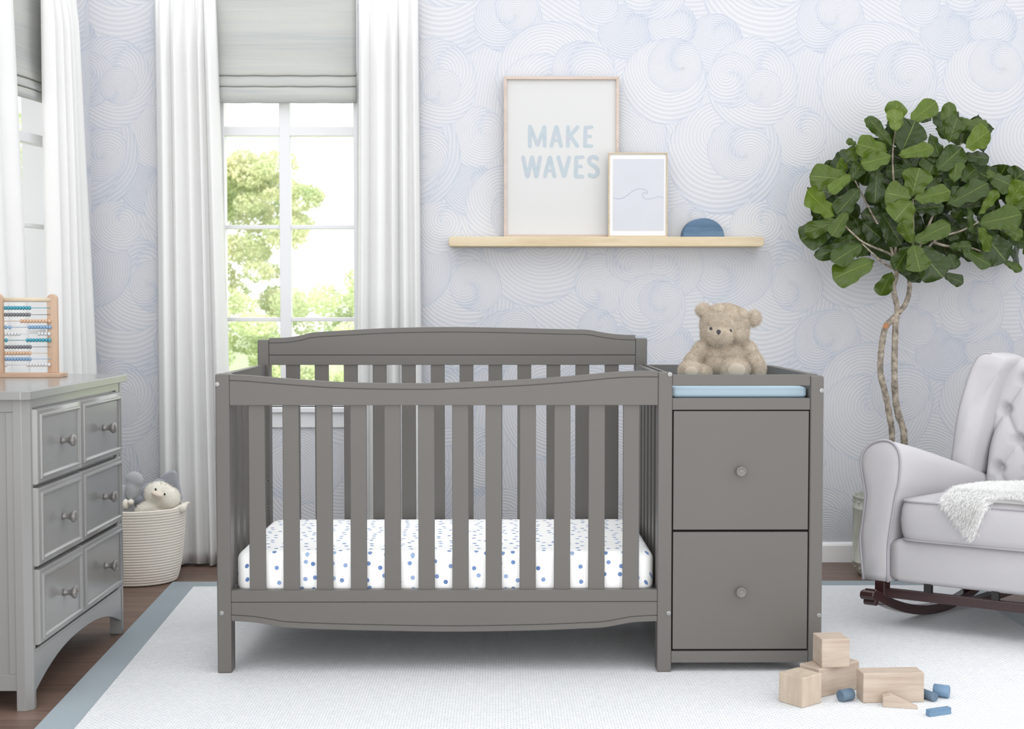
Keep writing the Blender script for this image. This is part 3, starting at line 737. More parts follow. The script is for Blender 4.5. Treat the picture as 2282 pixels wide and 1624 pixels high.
# mattress with dotted sheet
def puffbox(x0, x1, y0, y1, z0, z1, n=(40, 20, 10), p=0.05, rb=0.03):
    """rounded slab: superellipse plan with rounded top and bottom edges"""
    b = MB(); cx_, cy_ = (x0 + x1) / 2, (y0 + y1) / 2; hx, hy = (x1 - x0) / 2, (y1 - y0) / 2; N = 120; rows = []
    hz = z1 - z0; prof = []
    for k in range(9): a = pi / 2 * k / 8; prof.append((rb * (1 - sin(a)) * 1.0, z0 + rb * (1 - cos(a))))
    for k in range(9): a = pi / 2 * k / 8; prof.append((rb * (1 - cos(a)), z1 - rb * (1 - sin(a))))
    def ring(inset, z):
        o = []; ax2, ay2 = hx - inset, hy - inset; rc = max(p - inset * 0.6, 0.003); q = N // 4
        for c_, (sx, sy) in enumerate(((1, 1), (-1, 1), (-1, -1), (1, -1))):
            for k in range(q):
                a = pi / 2 * (c_ + k / (q - 1)); o.append((cx_ + sx * (ax2 - rc) + rc * cos(a), cy_ + sy * (ay2 - rc) + rc * sin(a), z))
        return o
    for ins, z in prof: rows.append(ring(ins, z))
    for f in (0.9, 0.6, 0.3, 0.0):
        rows.append([(cx_ + (x - cx_) * f, cy_ + (y - cy_) * f, z1 + (1 - f) * 0.006) for x, y, z in rows[17]])
    rows.insert(0, [(cx_, cy_, z0)] * N)
    vs = [p_ for r_ in rows for p_ in r_]
    b.add(vs, [(i * N + k, i * N + (k + 1) % N, (i + 1) * N + (k + 1) % N, (i + 1) * N + k) for i in range(len(rows) - 1) for k in range(N)])
    return b
mt = puffbox(-0.799, 0.468, 0.036, 0.690, 0.235, 0.366, p=0.055, rb=0.03)
o = mt.build('crib_mattress', M['sheet'], smooth=True); tag(o, 'white crib mattress in a fitted sheet with blue dots, inside the crib', 'mattress')
# changing pad
pd = puffbox(XM1 + 0.002, XR0 - 0.002, 0.034, 0.722, z3 - 0.0004, z3 + 0.031, p=0.012, rb=0.010)
o = pd.build('changing_pad', M['pad'], smooth=True); tag(o, 'pale blue vinyl changing pad lying in the tray under the teddy bear', 'changing pad')
PADZ = z3 + 0.043

# ------------------------------------------------------------------ dresser
DX = M['dresser']; fx = -1.277; y0, y1 = -0.345, 0.555; xb = -1.80
dr = thing('dresser', (-1.54, 0.10, 0), 'light grey six-drawer dresser with glossy top at the left edge', 'dresser')
zl = 0.852
def leg(y_a, y_b, x_a, x_b, chamfer_front, nm='leg'):
    c = 0.018
    if chamfer_front == 1: pts = [(x_a, y_a), (x_b - c, y_a), (x_b, y_a + c), (x_b, y_b), (x_a, y_b)]
    elif chamfer_front == 2: pts = [(x_a, y_a), (x_b, y_a), (x_b, y_b - c), (x_b - c, y_b), (x_a, y_b)]
    else: pts = [(x_a, y_a), (x_b, y_a), (x_b, y_b), (x_a, y_b)]
    MB().prism(pts, 0, zl, 'Z').build(nm, DX, dr, bevel=0.0015)
leg(y0, y0 + 0.034, fx - 0.042, fx, 1); leg(y1 - 0.034, y1, fx - 0.042, fx, 2)
leg(y0, y0 + 0.034, xb, xb + 0.042, 0); leg(y1 - 0.034, y1, xb, xb + 0.042, 0)
for ya, yb in ((y0 + 0.010, y0 + 0.02), (y1 - 0.02, y1 - 0.010)):
    p = rbox('side_panel', DX, dr, xb + 0.04, fx - 0.04, ya, yb, 0.06, zl, 0.0)
rbox('side_rail', DX, dr, xb + 0.042, fx - 0.042, y0 + 0.004, y0 + 0.014, 0.055, 0.10, 0.0015)
rbox('side_rail', DX, dr, xb + 0.042, fx - 0.042, y0 + 0.004, y0 + 0.014, zl - 0.034, zl, 0.0015)
rbox('side_stile', DX, dr, fx - 0.062, fx - 0.042, y0 + 0.004, y0 + 0.014, 0.10, zl - 0.034, 0.0015)
rbox('carcass', DX, dr, xb + 0.01, fx - 0.008, y0 + 0.02, y1 - 0.02, 0.172, zl, 0.0)
rbox('back_panel', DX, dr, xb, xb + 0.008, y0 + 0.03, y1 - 0.03, 0.06, zl, 0.0)
# arched apron on the front and a bead above it
ap = [(y0 + 0.03, 0.162), (y1 - 0.03, 0.162)]
arc = []
for k in range(25):
    u = k / 24; y = y0 + 0.034 + (y1 - y0 - 0.068) * u
    arc.append((y, 0.045 + 0.075 * (1 - abs(2 * u - 1) ** 2.4)))
MB().prism([(y0 + 0.034, 0.162)] + arc + [(y1 - 0.034, 0.162)], fx - 0.02, fx - 0.002, 'X').build('apron', DX, dr, bevel=0.001)
rbox('apron_bead', DX, dr, fx - 0.02, fx + 0.004, y0 + 0.03, y1 - 0.03, 0.158, 0.166, 0.002)
rbox('top_rail', DX, dr, fx - 0.02, fx - 0.002, y0 + 0.03, y1 - 0.03, 0.828, zl, 0.001)
# slab top with chamfered corners
c = 0.02; X1 = fx + 0.012; Ya, Yb = y0 - 0.03, y1 + 0.04
MB().prism([(xb - 0.01, Ya), (X1 - c, Ya), (X1, Ya + c), (X1, Yb - c), (X1 - c, Yb), (xb - 0.01, Yb)], zl, 0.877, 'Z').build('tabletop', DX, dr, bevel=0.003, seg=3)
DTOP = 0.877
def drawer_front(ya, yb, za, zb):
    """raised-moulding panel facing +x"""
    b = MB(); rings = []
    for ins, x in ((0, -0.012), (0, 0.010), (0.003, 0.015), (0.014, 0.018), (0.016, 0.0225), (0.021, 0.0235), (0.0245, 0.0205), (0.026, 0.0165)):
        rings.append([(fx + x, ya + ins, za + ins), (fx + x, yb - ins, za + ins), (fx + x, yb - ins, zb - ins), (fx + x, ya + ins, zb - ins)])
    vs = [p for r_ in rings for p in r_]; fs = [(i * 4 + k, i * 4 + (k + 1) % 4, (i + 1) * 4 + (k + 1) % 4, (i + 1) * 4 + k) for i in range(len(rings) - 1) for k in range(4)]
    n = len(rings) - 1; fs += [(0, 3, 2, 1), (4 * n, 4 * n + 1, 4 * n + 2, 4 * n + 3)]
    return b.add(vs, fs).build('drawer', DX, dr, bevel=0.0007)
kprof = [(0.010, 0), (0.0105, 0.004), (0.0085, 0.008), (0.0075, 0.014), (0.0085, 0.020), (0.014, 0.026), (0.0175, 0.030), (0.018, 0.034), (0.016, 0.038), (0.010, 0.0405), (0.0005, 0.0415)]
for za, zb in ((0.618, 0.824), (0.393, 0.609), (0.176, 0.384)):
    for ya, yb in ((y0 + 0.028, 0.052), (0.060, 0.478)):
        d = drawer_front(ya, yb, za, zb)
        MB().lathe(kprof, (fx + 0.0165, (ya + yb) / 2 + 0.01, (za + zb) / 2), 'X', 24).build('knob', M['knob_d'], d, smooth=True)
rbox('front_stile', DX, dr, fx - 0.02, fx - 0.002, 0.486, y1 - 0.03, 0.166, 0.83, 0.001)

# ------------------------------------------------------------------ abacus
AY = 0.38
ab = thing('abacus', (-1.56, AY, DTOP), 'small wooden abacus with rows of coloured beads, standing on the dresser', 'abacus')
s_ = 1 / 690.0
ax = lambda px: (px - 1114) / 2959 * (AY + 3.94)
az = lambda py: XZ(60, py, AY)[1]
xR0, xR1, xL0, xL1 = ax(104), ax(126), ax(-8), ax(15)
def side_post(x0, x1, ya, yb, ztop):
    pts = []; r = (yb - ya) / 2
    pts = [(ya, DTOP + 0.014), (yb, DTOP + 0.014), (yb, ztop - r)] + [((ya + yb) / 2 + r * cos(a), ztop - r + r * sin(a)) for a in [pi * k / 12 for k in range(1, 12)]] + [(ya, ztop - r)]
    MB().prism(pts, x0, x1, 'X').build('post', M['ply'], ab, bevel=0.002)
ztA = az(655)
# the posts are broad boards facing the viewer: rounded in the x-z plane
def face_post(x0, x1, zt, y):
    r = (x1 - x0) / 2
    pts = [(x0, DTOP + 0.013), (x1, DTOP + 0.013), (x1, zt - r)] + [((x0 + x1) / 2 + r * cos(a), zt - r + r * sin(a)) for a in [pi * k / 12 for k in range(1, 12)]] + [(x0, zt - r)]
    MB().prism(pts, y - 0.010, y + 0.010, 'Y').build('post', M['ply'], ab, bevel=0.002)
face_post(xR0, xR1, ztA, AY + 0.028); face_post(xL0, xL1, ztA + 0.001, AY - 0.012)
rbox('base', M['plyX'], ab, ax(-60), ax(143), AY - 0.03, AY + 0.045, DTOP, DTOP + 0.0135, 0.002)
zr = az(668)
yl, yr = AY - 0.006, AY + 0.022
MB().tube([(xL0 + 0.004, yl, zr), (xR0 + 0.012, yr, zr)], 0.0072, 16).build('top_rod', M['dowel'], ab, smooth=True)
rows = [('teal', 686, [(14, 72)]), ('charcoal', 701, [(14, 71)]), ('tan', 715.5, [(48, 114)]), ('blue', 729, [(14, 29), (65, 115)]), ('grey', 744, [(14, 48), (85, 113)]),
        ('teal', 758, [(14, 21), (60, 114)]), ('charcoal', 773, [(14, 72)]), ('tan', 787, [(14, 71)]), ('blue', 800, [(14, 71)]), ('grey', 813, [(12, 20), (60, 112)])]
br = 0.0068
for nm, py, runs in rows:
    z = az(py); xa, xz_ = xL1 - 0.004, xR0 + 0.013
    f = lambda x: yl + (yr - yl) * (x - xL0) / (xR0 - xL0) - 0.0
    MB().tube([(xa, f(xa), z), (xz_, f(xz_) - 0.012, z)], 0.0011, 8).build('wire', M['bead_' + nm], ab, smooth=True)
    first = None
    for (p0, p1) in runs:
        xx0, xx1 = ax(p0) + 0.0046, ax(p1) - 0.0046; n = max(1, round((xx1 - xx0) / 0.0094) + 1)
        for k in range(n):
            x = xx0 + (xx1 - xx0) * (k / (n - 1) if n > 1 else 0.5); y = f(x) - 0.012 * (x - xa) / (xz_ - xa)
            if first is None:
                first = MB().ball((x, y, z), (0.0053, br, br), nu=14, nv=10).build('bead', M['bead_' + nm], ab, smooth=True); fp = (x, y, z)
            else: dup(first, (x - fp[0], y - fp[1], z - fp[2]))

# ------------------------------------------------------------------ wall shelf and what stands on it
SY = WY - 0.115
sx0_, sz1 = XZ(1000, 527, SY); sx1_, _ = XZ(1703, 527, SY); sz0 = XZ(1300, 549, SY)[1]
b = MB(); n = 8; r = 0.012; h = sz1 - sz0; pts = []
for (cx_, cz_, a0) in ((sx1_ - r, sz1 - r, 0), (sx0_ + r, sz1 - r, pi / 2), (sx0_ + r, sz0 + r, pi), (sx1_ - r, sz0 + r, 3 * pi / 2)):
    for k in range(n + 1): a = a0 + pi / 2 * k / n; pts.append((cx_ + r * cos(a), cz_ + r * sin(a)))
o = b.prism(pts, SY, WY, 'Y').build('picture_ledge', M['shelf'], bevel=0.003); tag(o, 'long pale pine wall shelf with rounded ends above the crib', 'shelf')
def frame_obj(name, label, px0, px1, pyt, Y, bar, dep, m, lean=0.0):
    x0, zt = XZ(px0, pyt, Y); x1, _ = XZ(px1, pyt, Y); zb = sz1
    t = thing(name, ((x0 + x1) / 2, Y, zb), label, 'framed print')
    b = MB()
    # four mitred bars
    o_, i_ = [(x0, zb), (x1, zb), (x1, zt), (x0, zt)], [(x0 + bar, zb + bar), (x1 - bar, zb + bar), (x1 - bar, zt - bar), (x0 + bar, zt - bar)]
    for k in range(4):
        j = (k + 1) % 4; e = 0.00025
        b.prism([o_[k], o_[j], i_[j], i_[k]], Y, Y + dep, 'Y')
    b.build('frame', m, t, bevel=0.0008)
    return t, x0 + bar, x1 - bar, zb + bar, zt - bar
t, a0, a1, c0, c1 = frame_obj('framed_print', 'large framed poster reading MAKE WAVES in blue watercolour, on the shelf', 1123, 1380, 170, WY - 0.055, 0.0125, 0.028, M['bframe'])
BY = WY - 0.055
MB().box(a0 - 0.002, a1 + 0.002, BY + 0.012, BY + 0.016, c0 - 0.002, c1 + 0.002).build('poster', M['poster'], t)
b = MB(); zy = [0]
def zmap(px, py): return (980 + px / 3.003, 140 + py / 3.003)
def stroke(pts, w=13.0, smooth=False):
    if smooth: pts = [(p.x, p.y) for p in curve_pts(pts, 22)]
    P = [XZ(*zmap(*p), BY + 0.0115) for p in pts]; hw = w / 3.003 / 523.0
    y2 = BY + 0.0122
    def nxt(): zy[0] += 1; return BY + 0.0118 - 0.000008 * zy[0]
    for k in range(len(P) - 1):
        a, c = Vector(P[k]), Vector(P[k + 1]); d = (c - a).normalized(); nn = Vector((-d.y, d.x)) * hw
        b.prism([tuple(a + nn), tuple(c + nn), tuple(c - nn), tuple(a - nn)], nxt(), y2, 'Y')
    for k, p in enumerate(P):
        q = hw * (1.0 if 0 < k < len(P) - 1 else 0.97)
        b.prism([(p[0] + q * cos(2 * pi * i / 14), p[1] + q * sin(2 * pi * i / 14)) for i in range(14)], nxt(), y2, 'Y')
# M A K E
stroke([(603, 426), (603, 558)]); stroke([(605, 426), (652, 548)]); stroke([(700, 430), (656, 548)]); stroke([(701, 430), (702, 556)])
stroke([(778, 430), (748, 556)]); stroke([(782, 430), (812, 556)]); stroke([(760, 520), (800, 520)], 10)
stroke([(859, 430), (857, 556)]); stroke([(922, 430), (868, 492)]); stroke([(872, 486), (920, 556)])
stroke([(976, 432), (972, 556)]); stroke([(982, 432), (1018, 430)], 11); stroke([(980, 492), (1008, 492)], 11); stroke([(978, 556), (1016, 556)], 12)
# W A V E S
stroke([(558, 632), (585, 760)]); stroke([(617, 632), (590, 758)]); stroke([(619, 632), (645, 758)]); stroke([(672, 632), (648, 758)])
stroke([(735, 634), (704, 758)]); stroke([(739, 634), (768, 758)]); stroke([(716, 722), (758, 722)], 10)
stroke([(794, 632), (830, 756)]); stroke([(866, 634), (834, 756)])
stroke([(914, 634), (910, 758)]); stroke([(920, 632), (958, 630)], 11); stroke([(918, 692), (946, 692)], 11); stroke([(916, 760), (956, 760)], 12)
stroke([(1052, 640), (1034, 628), (1008, 634), (1000, 658), (1016, 680), (1040, 694), (1056, 716), (1052, 744), (1030, 758), (1002, 750)], 13, True)
b.build('lettering', M['letters'], t)
t, a0, a1, c0, c1 = frame_obj('framed_print', 'small framed print of a single wave line, in front of the large poster', 1356, 1488, 340, WY - 0.095, 0.0055, 0.016, M['sframe'])
BY2 = WY - 0.095
MB().box(a0 - 0.002, a1 + 0.002, BY2 + 0.006, BY2 + 0.010, c0 - 0.002, c1 + 0.002).build('mount', M['mount'], t)
p0 = XZ(1366, 354, BY2 + .006); p1 = XZ(1479, 514, BY2 + .006)
MB().box(p0[0], p1[0], BY2 + 0.0052, BY2 + 0.007, p1[1], p0[1]).build('print_panel', M['artgrey'], t)
wv = [(1366, 439.5), (1374, 442.5), (1385, 442), (1396, 436), (1408, 427), (1421, 421), (1432, 421), (1440, 424), (1443.5, 429), (1441, 431.5), (1436, 428.5), (1432, 433), (1433, 438), (1438, 442.5), (1446, 443.5), (1456, 441), (1466, 438), (1473, 438.5), (1479, 441)]
P = [XZ(p.x, p.y, BY2 + 0.005) for p in curve_pts(wv, 90)]
MB().tube([(x, BY2 + 0.0052, z) for x, z in P], 0.0007, 6).build('wave_line', M['ink'], t)
# blue half-round block
YH = WY - 0.085
xa, _ = XZ(1519, 520, YH); xb_, _ = XZ(1615, 520, YH); zt = XZ(1565, 486, YH)[1]
pts = []; cxm = (xa + xb_) / 2; hw = (xb_ - xa) / 2; hh = zt - sz1
for k in range(33):
    a = pi * k / 32; pts.append((cxm + hw * cos(a), sz1 + hh * (sin(a) ** 0.92 if sin(a) > 0 else 0)))
o = MB().prism(pts, YH, YH + 0.04, 'Y').build('half_round_block', M['bluewood'], bevel=0.002)
o.rotation_euler.z = radians(11); tag(o, 'blue wooden half-round block at the right end of the shelf', 'block')

# ------------------------------------------------------------------ building blocks on the rug
def wblock(label, c, size, rz, z0=RZ, m='block', name='wooden_block', cat='toy block', grp='loose maple blocks on the rug'):
    o = MB().obox((0, 0, size[2] / 2), size).build(name, M[m], loc=(0, 0, 0), bevel=0.0028, seg=3)
    o.location = (c[0], c[1], z0); o.rotation_euler.z = rz
    return tag(o, label, cat, grp)
wblock('maple cube standing nearest the crib leg, lowest left of the pile', (0.832, -0.307), (0.083, 0.083, 0.083), radians(38), m='blockZ')
wblock('oblong maple block lying behind the left cube, carrying the upper cube', (0.941, -0.195), (0.165, 0.075, 0.082), radians(33))
wblock('maple cube balanced on top of the oblong block', (0.940, -0.215), (0.081, 0.081, 0.081), radians(5), RZ + 0.082, m='block')
wblock('long maple block standing alone right of the stacked blocks', (1.088, -0.285), (0.172, 0.062, 0.083), radians(3))
def wedge():
    L, Wd, H = 0.092, 0.030, 0.034
    vs = [(-.5 * L, -Wd / 2, 0), (.5 * L, -Wd / 2, 0), (.5 * L, -Wd / 2, .003), (-.30 * L, -Wd / 2, H), (-.5 * L, -Wd / 2, H * .8),
          (-.5 * L, Wd / 2, 0), (.5 * L, Wd / 2, 0), (.5 * L, Wd / 2, .003), (-.30 * L, Wd / 2, H), (-.5 * L, Wd / 2, H * .8)]
    b = MB().add(vs, [(0, 1, 2, 3, 4), (9, 8, 7, 6, 5), (0, 5, 6, 1), (1, 6, 7, 2), (2, 7, 8, 3), (3, 8, 9, 4), (4, 9, 5, 0)])
    o = b.build('wedge_block', M['block'], loc=(0, 0, 0), bevel=0.0012); o.location = (1.096, -0.352, RZ); o.rotation_euler.z = radians(-14)
    tag(o, 'thin maple wedge lying in front of the long block', 'toy block', 'loose maple blocks on the rug')
wedge()
def cyl(label, c, r, L, rz, m, sides=28):
    o = MB().lathe([(r * 0.93, -L / 2), (r, -L / 2 + 0.0015), (r, L / 2 - 0.0015), (r * 0.93, L / 2)], (0, 0, 0), 'X', sides).build('cylinder_block', M[m], loc=(0, 0, 0))
    for p in o.data.polygons: p.use_smooth = len(p.vertices) == 4
    o.location = (c[0], c[1], RZ + r); o.rotation_euler.z = rz
    tag(o, label, 'toy block', 'blue blocks on the rug')
cyl('blue cylinder block lying left of the long block', (0.962, -0.296), 0.0165, 0.042, radians(28), 'bluedark')
cyl('thin blue cylinder against the right end of the long block', (1.196, -0.285), 0.0125, 0.052, radians(-66), 'bluedark')
cyl('thicker blue cylinder lying alone at the right of the blocks', (1.240, -0.262), 0.0175, 0.042, radians(-30), 'blueblk')
o = MB().obox((0, 0, 0.009), (0.072, 0.017, 0.018)).build('bar_block', M['blueblk'], loc=(0, 0, 0), bevel=0.0012); o.location = (1.178, -0.425, RZ); o.rotation_euler.z = radians(22)
tag(o, 'slim blue bar block lying nearest the viewer', 'toy block', 'blue blocks on the rug')

# ------------------------------------------------------------------ wing-back rocker (built square, then splayed and turned into place)
OC = hit(1931, 1292, 'Z', 0.165); OC.z = 0
ang = radians(33); UH = Vector((cos(ang), -sin(ang), 0)); D0 = Vector((sin(radians(52)), cos(radians(52)), 0)); D1 = Vector((sin(radians(40)), cos(radians(40)), 0)); CW = 0.70
def cwarp(p):
    u, t_, z = p[0], p[1], p[2]
    L_ = OC + D0 * t_; R_ = OC + UH * CW + D1 * t_
    q = L_ + (R_ - L_) * (u / CW); return Vector((q.x, q.y, z))
def cplane(px, py, t_):
    """photo point on the chair's plane of constant depth t -> (u, z)"""
    L_ = OC + D0 * t_; R_ = OC + UH * CW + D1 * t_; e = (R_ - L_); n = Vector((e.y, -e.x, 0))
    d = ray(px, py); k = (L_ - CAM).dot(n) / d.dot(n); q = CAM + d * k
    return ((q - L_).dot(e) / e.length_squared * CW, q.z)
class CB(MB):
    def __init__(s): super().__init__(); s.warp = cwarp
ch = thing('rocking_armchair', (OC.x + 0.4, OC.y + 0.1, RZ), 'grey upholstered wing-back rocking armchair with button-tufted back at the right edge', 'armchair')
UP = M['uphol']; ES = M['espresso']
# arm front outline from the photograph
apx = [(1926, 1290), (1919, 1205), (1924.5, 1160), (1930, 1111), (1929, 1090), (1922.7, 1052), (1920, 1026), (1926, 1006), (1941.6, 989), (1966, 981), (1988, 985), (2003, 1003), (2008, 1031), (2004.7, 1074), (1997.7, 1103), (1991, 1142), (1983.5, 1194), (1979.6, 1233), (1980, 1296)]
acurve = [(p.x, p.y) for p in curve_pts([cplane(x, y, 0) for x, y in apx], 64)]
ATZ = max(z for u, z in acurve)
def arm(mirror=False):
    f = (lambda u: CW - u) if mirror else (lambda u: u)
    rings = []; n = len(acurve); cu = sum(u for u, z in acurve) / n; cz = sum(z for u, z in acurve) / n
    ts = [(-0.006, 0.80), (-0.010, 0.5), (-0.006, 0.9), (0.0, 1.0)] 
    def ring(t_, s_):
        drop = 0.44 * (max(0, t_) / 0.60) ** 1.15
        o = []
        for u, z in acurve:
            zz_ = z if z < 0.34 else 0.34 + (z - 0.34) * (1 - drop * 1.15)
            k = s_
            o.append((f(cu + (u - cu) * k), t_, cz + (zz_ - cz) * k))
        return o
    for t_, s_ in ((-0.012, 0.3), (-0.011, 0.7), (-0.006, 0.93), (0.0, 1.0)): rings.append(ring(t_, s_))
    for k in range(1, 15): rings.append(ring(0.60 * k / 14, 1.0))
    b = CB(); vs = [p for r_ in rings for p in r_]
    b.add(vs, [(i * n + k, i * n + (k + 1) % n, (i + 1) * n + (k + 1) % n, (i + 1) * n + k) for i in range(len(rings) - 1) for k in range(n)] + [tuple(range(n)), tuple(range((len(rings) - 1) * n, len(rings) * n))])
    a_ = b.build('arm', UP, ch, smooth=True)
    CB().tube([(f(cu + (u - cu) * 1.005), -0.004, cz + (z - cz) * 1.003) for u, z in acurve], 0.0042, 8).build('piping', M['piping'], a_, smooth=True)
arm(); arm(True)
# front rail
def rounded(b, u0, u1, t0, t1, z0, z1, r=0.02, n=5, bulge=0.0, ns=18):
    """box with rounded cross-section in (t, z), running along u with a slight front bulge"""
    pr = []
    for (ct, cz, a0) in ((t0 + r, z0 + r, pi), (t1 - r, z0 + r, 1.5 * pi), (t1 - r, z1 - r, 0), (t0 + r, z1 - r, .5 * pi)):
        for k in range(n + 1): a = a0 + pi / 2 * k / n; pr.append((ct + r * cos(a), cz + r * sin(a)))
    m_ = len(pr); vs = []
    zc = (z0 + z1) / 2
    for i in range(ns + 1):
        w = i / ns; u = u0 + (u1 - u0) * w; e = min(w, 1 - w) * (u1 - u0); k = 1 - 0.12 * max(0, 1 - e / 0.02) ** 2
        for t_, z in pr:
            ff = bulge * (1 - ((z - zc) / (z1 - z0) * 2) ** 2) if t_ < (t0 + t1) / 2 else 0
            vs.append((u, t_ - ff, zc + (z - zc) * k))
    b.add(vs, [(i * m_ + k, i * m_ + (k + 1) % m_, (i + 1) * m_ + (k + 1) % m_, (i + 1) * m_ + k) for i in range(ns) for k in range(m_)] + [tuple(range(m_)), tuple(range(ns * m_, (ns + 1) * m_))])
    return b
rounded(CB(), 0.078, CW - 0.078, 0.012, 0.60, 0.165, 0.318, 0.02, bulge=0.012).build('seat_base', UP, ch, smooth=True)
# seat cushion with crown and piping
SZ0, SZ1 = 0.314, 0.452
b = CB(); N = 40; rows = []; u0, u1, t0, t1 = 0.106, CW - 0.106, -0.012, 0.56
def cring(ins, z, crown=0.0):
    o = []
    for k in range(4 * N):
        s_, q = divmod(k, N); w = q / N
        P4 = [(u0, t0), (u1, t0), (u1, t1), (u0, t1)]; a_, c_ = P4[s_], P4[(s_ + 1) % 4]
        u, t_ = a_[0] + (c_[0] - a_[0]) * w, a_[1] + (c_[1] - a_[1]) * w
        uc, tc = (u0 + u1) / 2, (t0 + t1) / 2; hu, ht = (u1 - u0) / 2, (t1 - t0) / 2
        x, y = (u - uc) / hu, (t_ - tc) / ht; r = (abs(x) ** 9 + abs(y) ** 9) ** (-1 / 9)
        o.append((uc + x * r * (hu - ins), tc + y * r * (ht - ins), z + crown))
    return o
for ins, z in ((0.45, SZ0 + .002), (0.03, SZ0 + .002), (0.004, SZ0 + 0.003), (0.0, SZ0 + 0.006), (-0.006, SZ0 + 0.03), (-0.009, (SZ0 + SZ1) / 2), (-0.006, SZ1 - 0.03), (0.0, SZ1 - 0.006), (0.004, SZ1 - 0.002), (0.02, SZ1 + 0.004), (0.06, SZ1 + 0.014), (0.12, SZ1 + 0.022), (0.20, SZ1 + 0.024)):
    if ins == 0.45: ins = 0.22
    rows.append(cring(ins, z))
n4 = 4 * N; vs = [p for r_ in rows for p in r_]
b.add(vs, [(i * n4 + k, i * n4 + (k + 1) % n4, (i + 1) * n4 + (k + 1) % n4, (i + 1) * n4 + k) for i in range(len(rows) - 1) for k in range(n4)] + [tuple(range(n4)), tuple(range((len(rows) - 1) * n4, len(rows) * n4))])
cu_ = b.build('seat_cushion', UP, ch, smooth=True)
for z in (SZ0 + 0.004, SZ1 - 0.003):
    r_ = cring(-0.001, z); CB().tube(r_ + [r_[0]], 0.0036, 8).build('piping', M['piping'], cu_, smooth=True)
# tufted back
btn = [(2241.7, 911), (2277, 979), (2216, 1040), (2312, 905), (2345, 975), (2285, 1050)]
def lean(z): return 0.565 + 0.20 * (z - 0.42)
b = CB(); nu_, nz_ = 90, 90; ub0, ub1, zb0, zb1 = 0.105, CW - 0.105, 0.44, 0.925
BT = [cplane(x, y, 0.59) for x, y in btn]
bu, bzz = BT[0]; du = (BT[3][0] - BT[0][0]); dz = BT[0][1] - BT[2][1]
BT = []
for r_ in range(-1, 6):
    for c_ in range(-3, 7):
        BT.append((bu + du * (c_ + (0.5 if r_ % 2 else 0.0)), bzz - (dz / 2) * r_))
BT = [(u, z) for u, z in BT if ub0 + 0.03 < u < ub1 - 0.03 and zb0 + 0.02 < z < zb1 - 0.06]
def back_off(u, z):
    w, h_ = (u - ub0) / (ub1 - ub0), (z - zb0) / (zb1 - zb0)
    e = max(0.0, min(1, min(w, 1 - w) / 0.10)) ; e2 = max(0.0, min(1, (1 - h_) / 0.12))
    d = 0.05 * sqrt(max(0, 1 - (1 - e) ** 2)) * sqrt(max(0, 1 - (1 - e2) ** 2))
    g = 0.0
    for (a_, c_) in BT:
        q = (u - a_) ** 2 + (z - c_) ** 2; g = max(g, math.exp(-q / 0.00060))
        # diagonal folds to the neighbours
        for sx in (-1, 1):
            x2, z2 = a_ + sx * du / 2, c_ - dz / 2
            vx, vz = x2 - a_, z2 - c_; LL_ = vx * vx + vz * vz; k = max(0, min(1, ((u - a_) * vx + (z - c_) * vz) / LL_))
            q = (u - a_ - k * vx) ** 2 + (z - c_ - k * vz) ** 2
            g = max(g, 0.30 * math.exp(-q / 0.00006) * (1 - 0.5 * sin(pi * k)) + 0.18 * math.exp(-q / 0.0006))
    return d - 0.042 * g
vs = []
for j in range(nz_ + 1):
    for i in range(nu_ + 1):
        u = ub0 + (ub1 - ub0) * i / nu_; z = zb0 + (zb1 - zb0) * j / nz_
        # rounded upper corners
        zc = z - (0.03 * (abs(2 * i / nu_ - 1) ** 4)) * (j / nz_) ** 3
        vs.append((u, lean(zc) - back_off(u, z), zc))
k0 = len(vs); W1 = nu_ + 1
for j in range(nz_ + 1):
    for i in range(nu_ + 1):
        v_ = vs[j * W1 + i]; vs.append((v_[0], lean(v_[2]) + 0.03, v_[2]))
fs = [(j * W1 + i, j * W1 + i + 1, (j + 1) * W1 + i + 1, (j + 1) * W1 + i) for j in range(nz_) for i in range(nu_)]
fs += [tuple(k0 + q for q in reversed(f_)) for f_ in fs]
edge = [i for i in range(W1)] + [j * W1 + nu_ for j in range(1, nz_ + 1)] + [nz_ * W1 + i for i in range(nu_ - 1, -1, -1)] + [j * W1 for j in range(nz_ - 1, 0, -1)]
fs += [(edge[i], edge[(i + 1) % len(edge)], edge[(i + 1) % len(edge)] + k0, edge[i] + k0) for i in range(len(edge))]
bk = b.add(vs, fs).build('back_cushion', UP, ch, smooth=True)
for (u, z) in BT:
    CB().ball((u, lean(z) - back_off(u, z) - 0.001, z), (0.0085, 0.005, 0.0085), nu=14, nv=8).build('button', UP, bk, smooth=True)
rounded(CB(), 0.05, CW - 0.05, 0.645, 0.70, 0.17, 0.905, 0.02).build('back_frame', UP, ch, smooth=True)
